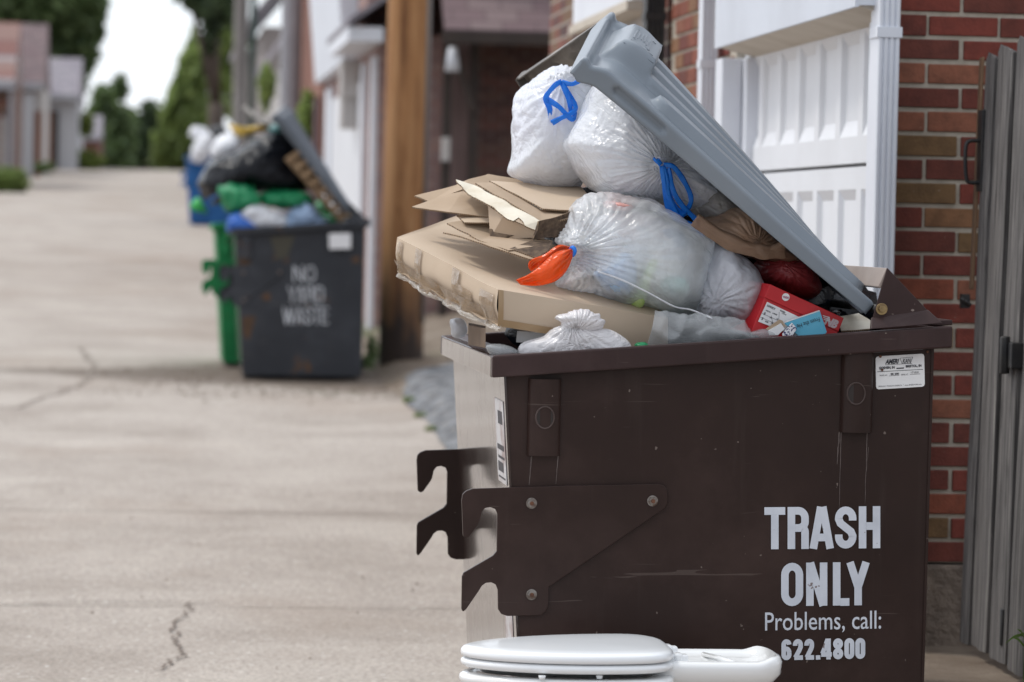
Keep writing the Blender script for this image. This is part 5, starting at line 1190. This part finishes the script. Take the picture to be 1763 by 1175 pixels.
csheet('left pointing cardboard wing, lower of the two', [(709, 357, 8.02), (798, 326, 8.06), (842, 352, 7.96), (843, 374, 7.9), (772, 366, 7.92)], M['card2'])
csheet('upright folded carton side in the middle of the cardboard stack', [(842, 354, 7.84), (868, 372, 7.76), (924, 398, 7.70), (924, 410, 7.70), (846, 410, 7.82)], M['card'], dents=.003)
csheet('brown carton leaf under the upright carton side', [(842, 394, 7.82), (924, 398, 7.71), (985, 366, 7.75), (960, 408, 7.72), (846, 411, 7.80)], M['cardd'])
csheet('dark cardboard underside right of the pale strip', [(926, 381, 7.66), (986, 362, 7.72), (970, 404, 7.70), (916, 413, 7.66), (924, 396, 7.655)], M['cardd'], dents=.006)
csheet('short pale leaflet sticking out left of the stack', [(786, 371, 7.95), (840, 368, 7.93), (846, 384, 7.86), (799, 384, 7.88)], M['card'])
csheet('long lower cardboard leaf pointing left over the carton', [(770, 384, 7.90), (842, 376, 7.92), (850, 404, 7.86), (935, 412, 7.72), (950, 414, 7.68), (915, 424, 7.62), (876, 431, 7.60), (826, 414, 7.68)], M['card2'])
csheet('lowest thin cardboard leaf tucked under the stack', [(763, 399, 7.84), (826, 411, 7.72), (878, 426, 7.62), (940, 446, 7.58), (912, 447, 7.57), (874, 434, 7.60), (828, 418, 7.66)], M['card2'])
csheet('dark brown folded flap at the lower right of the stack', [(877, 428, 7.61), (913, 415, 7.66), (952, 414, 7.66), (944, 430, 7.60), (925, 445, 7.57)], M['cardd'])
M['cardk'] = mat('dark brown cardboard', (.14, .09, .055), .85, (.10, .065, .04), 12)
# box and scraps under the carton
def obox(name, label, cat, a, b_, c, d, dep, m_):
    mb = MB(); mb.prism([W(*p) for p in (a, b_, c, d)], (0.02, dep, 0)); return tag(mb.build(name, m_, bevel=.001), label, cat)
obox('small_carton', 'small dark brown carton wedged beneath the big flat carton', 'carton', (806, 560, 7.9), (836, 566, 7.62), (836, 600, 7.62), (806, 594, 7.9), .2, M['cardk'])
obox('paper_sheet', 'white card edge showing under the flat carton', 'paper', (890, 570, 7.66), (950, 574, 7.64), (946, 592, 7.64), (888, 590, 7.66), .003, M['paper'])
# ------------------------------------------------------------------ red shoe box, booklet, papers
T = thing('shoe_box', 'red shoe box with white size label leaning by the rim', 'shoe box', W(1370, 585, 7.7))
def c6(x, y): return (1260 + x / 8.014, 470 + y / 8.014)
YS = 7.60
F = [c6(520, 168), c6(1532, 640), c6(1440, 860), c6(255, 835)]
# face is a slanted parallelogram; long lid edge from upper left to lower right
A_, B_, C_, E_ = W(*c6(525, 165), YS), W(*c6(1535, 630), YS), W(*c6(1400, 960), YS), W(*c6(262, 832), YS)
ex = (B_ - A_); dn_ = (E_ - A_)
mb = MB(); bk = Vector((-.055, .22, .012)); mb.hexa([A_, B_, B_ + dn_, E_], [A_ + bk, B_ + bk, B_ + bk + dn_, E_ + bk]); bx_ = mb.build('box_body', M['redbox'], T, bevel=.0015)
yo = Vector((0, -.004, 0)); mb = MB(); f_ = dn_ * .28
e1 = A_ - ex * .004 - dn_ * .01; e2 = A_ + ex * 1.004 - dn_ * .01
mb.hexa([e1 + yo, e2 + yo, e2 + f_ + yo, e1 + f_ + yo], [e1 + bk, e2 + bk, e2 + bk + f_, e1 + bk + f_]); mb.build('box_lid', M['redbox'], T, bevel=.0012)
def fpt(s, t, out=.0055): return A_ + ex * s + dn_ * t + Vector((0, -out, 0))
mb = MB(); c = W(*c6(738, 335), YS); mb.add([c + Vector((.0088 * math.cos(k * math.pi / 14), -.0055, .0088 * math.sin(k * math.pi / 14))) for k in range(28)], [list(range(28))]); wl = mb.build('round_sticker', M['paper'], T, recalc=False)
mb = MB(); rot_ = math.atan2(-(ex.z), ex.x); ptx(mb, 'WIDE', *c6(695, 342), 3.4, 10.5, Y=YS, out=.006, rot=math.radians(12), bold=.0002); mb.build('sticker_print', mat('magenta ink', (.35, .02, .12), .5), wl, recalc=False)
lab = [c6(482, 400), c6(1010, 650), c6(900, 880), c6(358, 672)]
mb = MB(); mb.add([W(x, y, YS) + Vector((0, -.0030, 0)) for x, y in lab], [(3, 2, 1, 0)]); lb = mb.build('size_label', M['paper'], T, recalc=False)
mb = MB(); rt = math.radians(25)
for s_, x, y, h_, w_ in (('KB990RDY', 478, 462, 3.6, 16), ('BLK/RED', 660, 525, 2.2, 10), ('YTH 8', 680, 560, 2.2, 9), ('WIDTH', 462, 525, 2.4, 9), ('LARGE', 555, 560, 2.2, 9), ('8', 430, 575, 5, 3.2), ('5', 398, 645, 5, 3.2), ('USA', 515, 620, 2.4, 5), ('UK', 610, 640, 2.4, 4), ('EUR', 455, 675, 2.6, 6), ('CM', 530, 700, 2.6, 5)):
    ptx(mb, s_, *c6(x, y), h_, w_, Y=YS, out=.0024, rot=rt, bold=.0002)
for a, b2 in (((412, 560), (930, 790)), ((385, 610), (640, 720)), ((540, 590), (560, 700)), ((650, 540), (645, 650))):
    p, q_ = W(*c6(*a), YS), W(*c6(*b2), YS); n = (q_ - p).cross(Vector((0, 1, 0))).normalized() * .0004; o = Vector((0, -.0034, 0)); mb.add([p - n + o, q_ - n + o, q_ + n + o, p + n + o], [(0, 1, 2, 3)])
mb.build('label_print', M['ink'], lb, recalc=False)
mb = MB(); rt = math.radians(22)
ptx(mb, 'NB', *c6(1262, 700), 14, 24, Y=YS, out=.0035, rot=rt, shear=.25, bold=.0016)
mb.build('box_mark', mat('pink white print', (.62, .50, .52), .5), T, recalc=False)
mb = MB()
for k in range(3):
    a, b2 = W(*c6(1250 + 6 * k, 590 + 26 * k), YS), W(*c6(1345 + 6 * k, 618 + 26 * k), YS); n = Vector((0, 0, .0011)); o = Vector((0, -.0045, 0)); mb.add([a - n + o, b2 - n + o, b2 + n + o, a + n + o], [(0, 1, 2, 3)])
mb.build('box_mark', M['paper'], T, recalc=False)
T = thing('booklet', 'light blue booklet lying upside down against the red shoe box', 'booklet', W(1395, 575, 7.57))
Yb = 7.57; bp = [c6(720, 690), c6(1215, 525), c6(1312, 820), c6(1250, 880), c6(930, 880)]
mb = MB(); mb.prism([W(x, y, Yb) for x, y in bp], (0, .008, 0)); mb.build('cover', M['cyan'], T, bevel=.0006)
a, b2 = W(*c6(722, 684), Yb), W(*c6(1212, 519), Yb); mb = MB(); mb.hexa([a, b2, b2 + Vector((0, 0, -.0025)), a + Vector((0, 0, -.0025))], [a + Vector((0, .012, .0)), b2 + Vector((0, .012, 0)), b2 + Vector((0, .012, -.002)), a + Vector((0, .012, -.002))]); mb.build('pages', M['paper'], T)
mb = MB(); o = W(*c6(1205, 610), Yb); e = W(*c6(890, 715), Yb); exv = (e - o).normalized(); ezv = Vector((exv.z, 0, -exv.x)); ezv = -ezv if ezv.z > 0 else ezv
n0 = len(mb.v); textmb(mb, 'From the He', o, exv, ezv, (0, -1, 0), .0145); d = max((v - o).dot(exv) for v in mb.v)
for v in mb.v: v += exv * (v - o).dot(exv) * ((e - o).length / d - 1) + Vector((0, -.0006, 0))
mb.build('cover_print', M['ink'], T, recalc=False)
for nm, lab_, pts, m2, Yp in (('paper_scrap', 'folded white paper packet beside the blue booklet', [(500, 800), (680, 700), (730, 770), (640, 860), (520, 860)], M['paper'], 7.56),
                      ('paper_scrap', 'white and navy printed wrapper between packet and booklet', [(700, 840), (830, 690), (900, 770), (840, 865), (700, 870)], patches_mat('navy and white print', [(.75, .75, .78), (.8, .8, .82), (.05, .05, .15), (.7, .7, .75)], 60), 7.557),
                      ('cardboard_scrap', 'torn brown cardboard strip above the white paper packet', [(470, 775), (660, 645), (700, 660), (745, 745), (720, 755), (680, 690), (510, 800)], M['card2'], 7.565)):
    mb = MB(); mb.prism([W(*c6(x, y), Yp) for x, y in pts], (0, .006, 0)); tag(mb.build(nm, m2, bevel=.0005), lab_, 'scrap')
tag(bag('plastic_bag', M['clear'], [c6(240, 830), c6(330, 790), c6(420, 760), c6(520, 780), c6(640, 840), c6(600, 900), c6(300, 920)], 7.575, .02, na=60, nt=30, seed=21), 'small clear film scrap in front of the shoe box', 'plastic bag')
tag(bag('plastic_scrap', M['baggn'], [(1094, 592), (1112, 590), (1116, 600), (1096, 602)], 7.6, .02, na=30, nt=16, seed=22), 'tiny lime scrap peeking over the front rim', 'scrap')
csheet('stack of pale flattened papers in the rear corner below the lid', [(1440, 545, 7.62), (1478, 540, 7.7), (1500, 552, 7.6), (1498, 566, 7.55), (1448, 570, 7.55)], M['cardw'], group=None, name='paper_stack', cat='papers')
# fill that carries the load
T = thing('trash_pile', 'dark heap of bagged rubbish filling the brown dumpster', 'trash', W(1240, 700, 8.1))
random.seed(9)
for k, (px, py, Y, r) in enumerate([(985, 660, 7.85, .15), (1080, 640, 7.9, .2), (1230, 640, 7.85, .2), (1400, 620, 7.85, .16), (990, 560, 8.3, .15), (1060, 470, 8.3, .2), (1180, 470, 8.25, .2), (1300, 500, 8.1, .2), (1390, 560, 8.2, .18), (1000, 400, 8.45, .14), (1040, 640, 8.4, .2)]):
    blob('bag_lump', M['bagk'], W(px, py, Y), (r, r * .8, r * .75), T, seed=k, n=16)
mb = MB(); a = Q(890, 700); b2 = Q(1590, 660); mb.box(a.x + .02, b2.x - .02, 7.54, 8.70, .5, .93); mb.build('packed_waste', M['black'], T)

# ------------------------------------------------------------------ trash on the far dumpsters
def fb(name, label, m_, pts, Y, d, seed, crop=True, group=None, knot=None):
    px = [fcr(*p) for p in pts] if crop else pts
    return tag(bag(name, m_, px, Y, d, na=90, nt=46, seed=seed, knot=knot, amp=3.2, shrink=.95), label, 'trash bag', group)
GF = 'trash bags heaped on the far dumpsters'
fb('trash_bag', 'huge black bag bulging over the charcoal grey dumpster', M['bagk'], [(95, 330), (130, 270), (210, 225), (300, 180), (420, 140), (500, 220), (575, 330), (510, 388), (350, 385), (200, 372), (185, 430), (120, 440), (100, 400)], 26.1, .5, 41, group=GF)
fb('trash_bag', 'bright green bag at the left of the grey dumpster rim', M['baggn'], [(183, 372), (240, 362), (300, 365), (335, 400), (330, 445), (250, 462), (195, 460)], 25.75, .2, 42, group=GF)
fb('trash_bag', 'mottled green and clear bag in the middle of the grey dumpster', M['baggn'], [(330, 392), (430, 384), (540, 395), (530, 450), (430, 448), (340, 432)], 25.8, .2, 43, group=GF)
fb('trash_bag', 'royal blue bag on the grey dumpster rim', M['bagbl'], [(206, 480), (250, 466), (300, 490), (330, 536), (215, 540)], 25.62, .12, 44, group=GF)
fb('trash_bag', 'white bag between the royal blue bag and the pale blue bag', M['bagw'], [(258, 455), (310, 435), (370, 450), (430, 480), (430, 540), (300, 540)], 25.66, .15, 45, group=GF)
fb('trash_bag', 'pale blue bag beside the wooden slats on the grey dumpster', bag_mat('pale blue bag plastic', (.35, .48, .68), .2, .1, .3), [(430, 490), (470, 448), (520, 430), (560, 460), (605, 520), (590, 542), (440, 542)], 25.68, .15, 46, group=GF)
fb('trash_bag', 'white bag left of the huge black bag', M['bagw'], [(148, 205), (190, 168), (240, 170), (262, 200), (230, 232), (170, 262), (140, 250)], 26.4, .2, 47, group=GF)
fb('plastic_sheet', 'yellow plastic sheet on top of the black bag', M['bagy'], [(212, 122), (250, 132), (330, 128), (400, 118), (372, 146), (310, 160), (260, 172), (232, 150)], 26.5, .12, 48)
fb('trash_bag', 'small teal bag under the tip of the slate lid', bag_mat('teal bag plastic', (.16, .36, .36), .2, 0, .4), [(362, 140), (395, 118), (425, 130), (420, 165), (380, 168)], 26.0, .1, 49, group=GF)
fb('plastic_scrap', 'neon green scrap hanging off the left of the far dumpsters', bag_mat('neon green plastic', (.03, .50, .10), .2, 0, .4), [(60, 430), (92, 405), (112, 430), (128, 470), (100, 462), (72, 456)], 26.6, .06, 50)
fb('trash_bag', 'grey white bags piled on the blue dumpster', M['bagw'], [(80, 190), (110, 150), (150, 165), (155, 200), (130, 270), (90, 282), (60, 262), (66, 230)], 62.2, .5, 51, group=GF)
fb('trash_bag', 'dark bag heaped on the back of the blue dumpster', M['bagk'], [(100, 170), (130, 140), (190, 130), (210, 170), (180, 230), (120, 220)], 62.8, .4, 52, group=GF)
fb('trash_bag', 'small pale bag on the left corner of the blue dumpster', M['bagw'], [(62, 150), (85, 126), (118, 135), (122, 160), (95, 180), (68, 175)], 62.6, .3, 53, group=GF)
T = thing('wooden_pallet', 'tan slatted wood panel leaning under the slate lid', 'pallet', W(540, 380, 25.7))
for (a, b2, w_) in (((430, 258), (650, 505), 24), ((470, 262), (684, 492), 18)):
    p, q_ = W(*fcr(*a), 25.6), W(*fcr(*b2), 25.6); s_ = Vector((.6, 0, .6)) * (w_ / 2.2587 * 25.6 / FPX) * .8; mb = MB(); mb.prism([p, q_, q_ + s_, p + s_], (0, .4, 0)); mb.build('stringer', M['slat'] if 'slat' in M else M.setdefault('slat', wood_mat('pallet wood', (.14, .09, .05), (.32, .21, .12), (.42, .3, .18), (9, 9, 3))), T)
for k in range(8):
    u = k / 7; p = W(*fcr(lerp(452, 655, u), lerp(262, 488, u)), 25.58); mb = MB(); mb.prism([p + Vector((-.03, 0, .02)), p + Vector((.0, 0, -.014)), p + Vector((.085, 0, .05)), p + Vector((.055, 0, .085))], (0, .02, 0)); mb.build('slat', M['slat'], T)
for OFFx, nm, k0 in ((OFF1, 'charcoal grey', 60), (OFF2, 'green', 70), (OFF3, 'blue', 80)):
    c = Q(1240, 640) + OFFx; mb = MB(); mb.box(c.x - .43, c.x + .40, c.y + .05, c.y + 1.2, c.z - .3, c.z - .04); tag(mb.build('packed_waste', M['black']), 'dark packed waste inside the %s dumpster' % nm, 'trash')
# ------------------------------------------------------------------ toilet
def toilet():
    Yc = 7.13; sc = Yc / FPX; z0 = W(975, 1150, Yc).z; xL = W(793, 1130, Yc).x; xLid = W(1151, 1110, Yc).x; xR = W(1334, 1130, Yc).x
    Z = lambda py: W(975, py, Yc).z
    T = thing('toilet', 'discarded white toilet bowl with closed seat lid in front of the brown dumpster', 'toilet', ((xL + xR) / 2, Yc, 0))
    Ln = xLid - xL; tilt = .018
    def egg(a, grow=0, hw=.183, L0=xL, L1=xLid, sq=1.82):
        cx = lerp(L0, L1, .68); c_, s_ = math.cos(a), math.sin(a)
        rx = (cx - L0 if c_ < 0 else L1 - cx) + grow; ry = hw + grow
        e = 2 / sq if c_ < 0 else 2 / 3.6
        return Vector((cx + rx * math.copysign(abs(c_) ** e, c_), Yc + ry * math.copysign(abs(s_) ** e, s_), 0))
    def tz(p): return (p.x - xL) * tilt
    def lathe(rows, n=96, cap0=True, cap1=True, **kw):
        mb = MB()
        def fn(i, j):
            g_, z, kk = rows[j]; p = egg(2 * math.pi * i / n, g_, **kk); p.z = z + tz(p); return p
        mb.grid(fn, n, len(rows), cu=True); b = len(mb.v) - n * len(rows); m = len(rows)
        if cap0: mb.f.append([b + i * m for i in range(n)][::-1]); mb.m.append(0); mb.sm.append(True)
        if cap1: mb.f.append([b + i * m + m - 1 for i in range(n)]); mb.m.append(0); mb.sm.append(True)
        return mb
    lt = Z(1110) - .004; e = {}
    rows = [(-.03, lt - .021, e), (-.006, lt - .021, e), (-.001, lt - .019, e), (.0, lt - .013, e), (-.001, lt - .006, e), (-.006, lt - .001, e), (-.016, lt + .0015, e), (-.05, lt + .0035, e), (-.10, lt + .005, e), (-.15, lt + .0055, e)]
    lathe(rows).build('lid', M['seat'], T, uv=False)
    st = lt - .0235; rows = [(-.06, st, e), (-.008, st, e), (-.001, st - .004, e), (.0, st - .010, e), (-.002, st - .015, e), (-.008, st - .0185, e), (-.06, st - .0185, e)]
    lathe(rows).build('seat', M['seat'], T, uv=False)
    for a in (.35, .62):
        c = Vector((xL + Ln * a, Yc - .16, st - .021 + Ln * a * tilt)); mb = MB(); mb.tube([c, c - Vector((0, 0, .008))], [.008, .006], 12); mb.build('bumper', M['seat'], T)
    bt = st - .031
    rows = [(-.055, bt - .15, e), (-.05, bt - .004, e), (-.04, bt, e), (-.006, bt - .001, e), (.001, bt - .005, e), (.003, bt - .013, e), (.0, bt - .021, e), (-.006, bt - .028, e), (-.010, bt - .04, e), (-.016, bt - .08, e), (-.035, bt - .14, e), (-.07, bt - .20, e), (-.10, bt - .26, e), (-.095, bt - .31, e), (-.075, bt - .345, e), (-.07, -.004, e)]
    mb = lathe(rows, cap0=True, cap1=True)
    # tank deck behind the bowl, with raised lip
    xa, xb = xLid - .05, xR; nD = 60
    def dk(i, j):
        u = i / (nD - 1); rows_ = [(-.035, -.20), (-.022, -.07), (-.008, -.040), (.004, -.024), (.006, -.008), (.002, .002), (-.008, .006), (-.014, .001), (-.022, -.005), (-.05, -.008), (-.09, -.009)]
        g_, zz = rows_[j]; a = 2 * math.pi * u; hx, hy = (xb - xa) / 2, .112
        if j <= 1: hx -= .02 if j == 0 else .012; hy -= .02
        c_, s_ = math.cos(a), math.sin(a); p = Vector((xa + (xb - xa) / 2 + (hx + g_) * math.copysign(abs(c_) ** .45, c_), Yc + (hy + g_) * math.copysign(abs(s_) ** .45, s_), 0))
        lip = .010 * sm(xb - .055, xb - .02, p.x) if j in (4, 5, 6) else 0
        p.z = Z(1128) - .004 + zz + lip + .0 * p.x; return p
    mb.grid(dk, nD, 11, cu=True); b = len(mb.v) - nD * 11; mb.f += [[b + i * 11 + 10 for i in range(nD)], [b + i * 11 for i in range(nD)][::-1]]; mb.m += [0, 0]; mb.sm += [True, True]
    # moulded ridge across the deck
    zd = Z(1128) - .010
    for (p, q_) in ((W(1214, 1119, Yc + .06), W(1268, 1136, Yc - .085)),):
        mb.tube([(p.x, Yc + .08, zd + .003), ((p.x + q_.x) / 2, Yc, zd + .006), (q_.x, Yc - .10, zd + .003)], [.006, .005, .006], 10)
    mb.build('bowl', M['porc'], T, uv=False)
    for s_ in (-.07, .07):
        mb = MB(); mb.box(xLid - .012, xLid + .03, Yc + s_ - .014, Yc + s_ + .014, Z(1128) - .004, lt - .006); mb.build('seat_hinge', M['seat'], T, bevel=.004)
        mb = MB(); mb.box(xLid + .0, xLid + .018, Yc + s_ - .018, Yc + s_ + .018, lt - .02, lt - .003); mb.build('hinge_cap', M['seat'], T, bevel=.005)
    mb = MB(); c = Vector((xL + Ln * .62, Yc, lt + .0122 + Ln * .62 * tilt))
toilet()
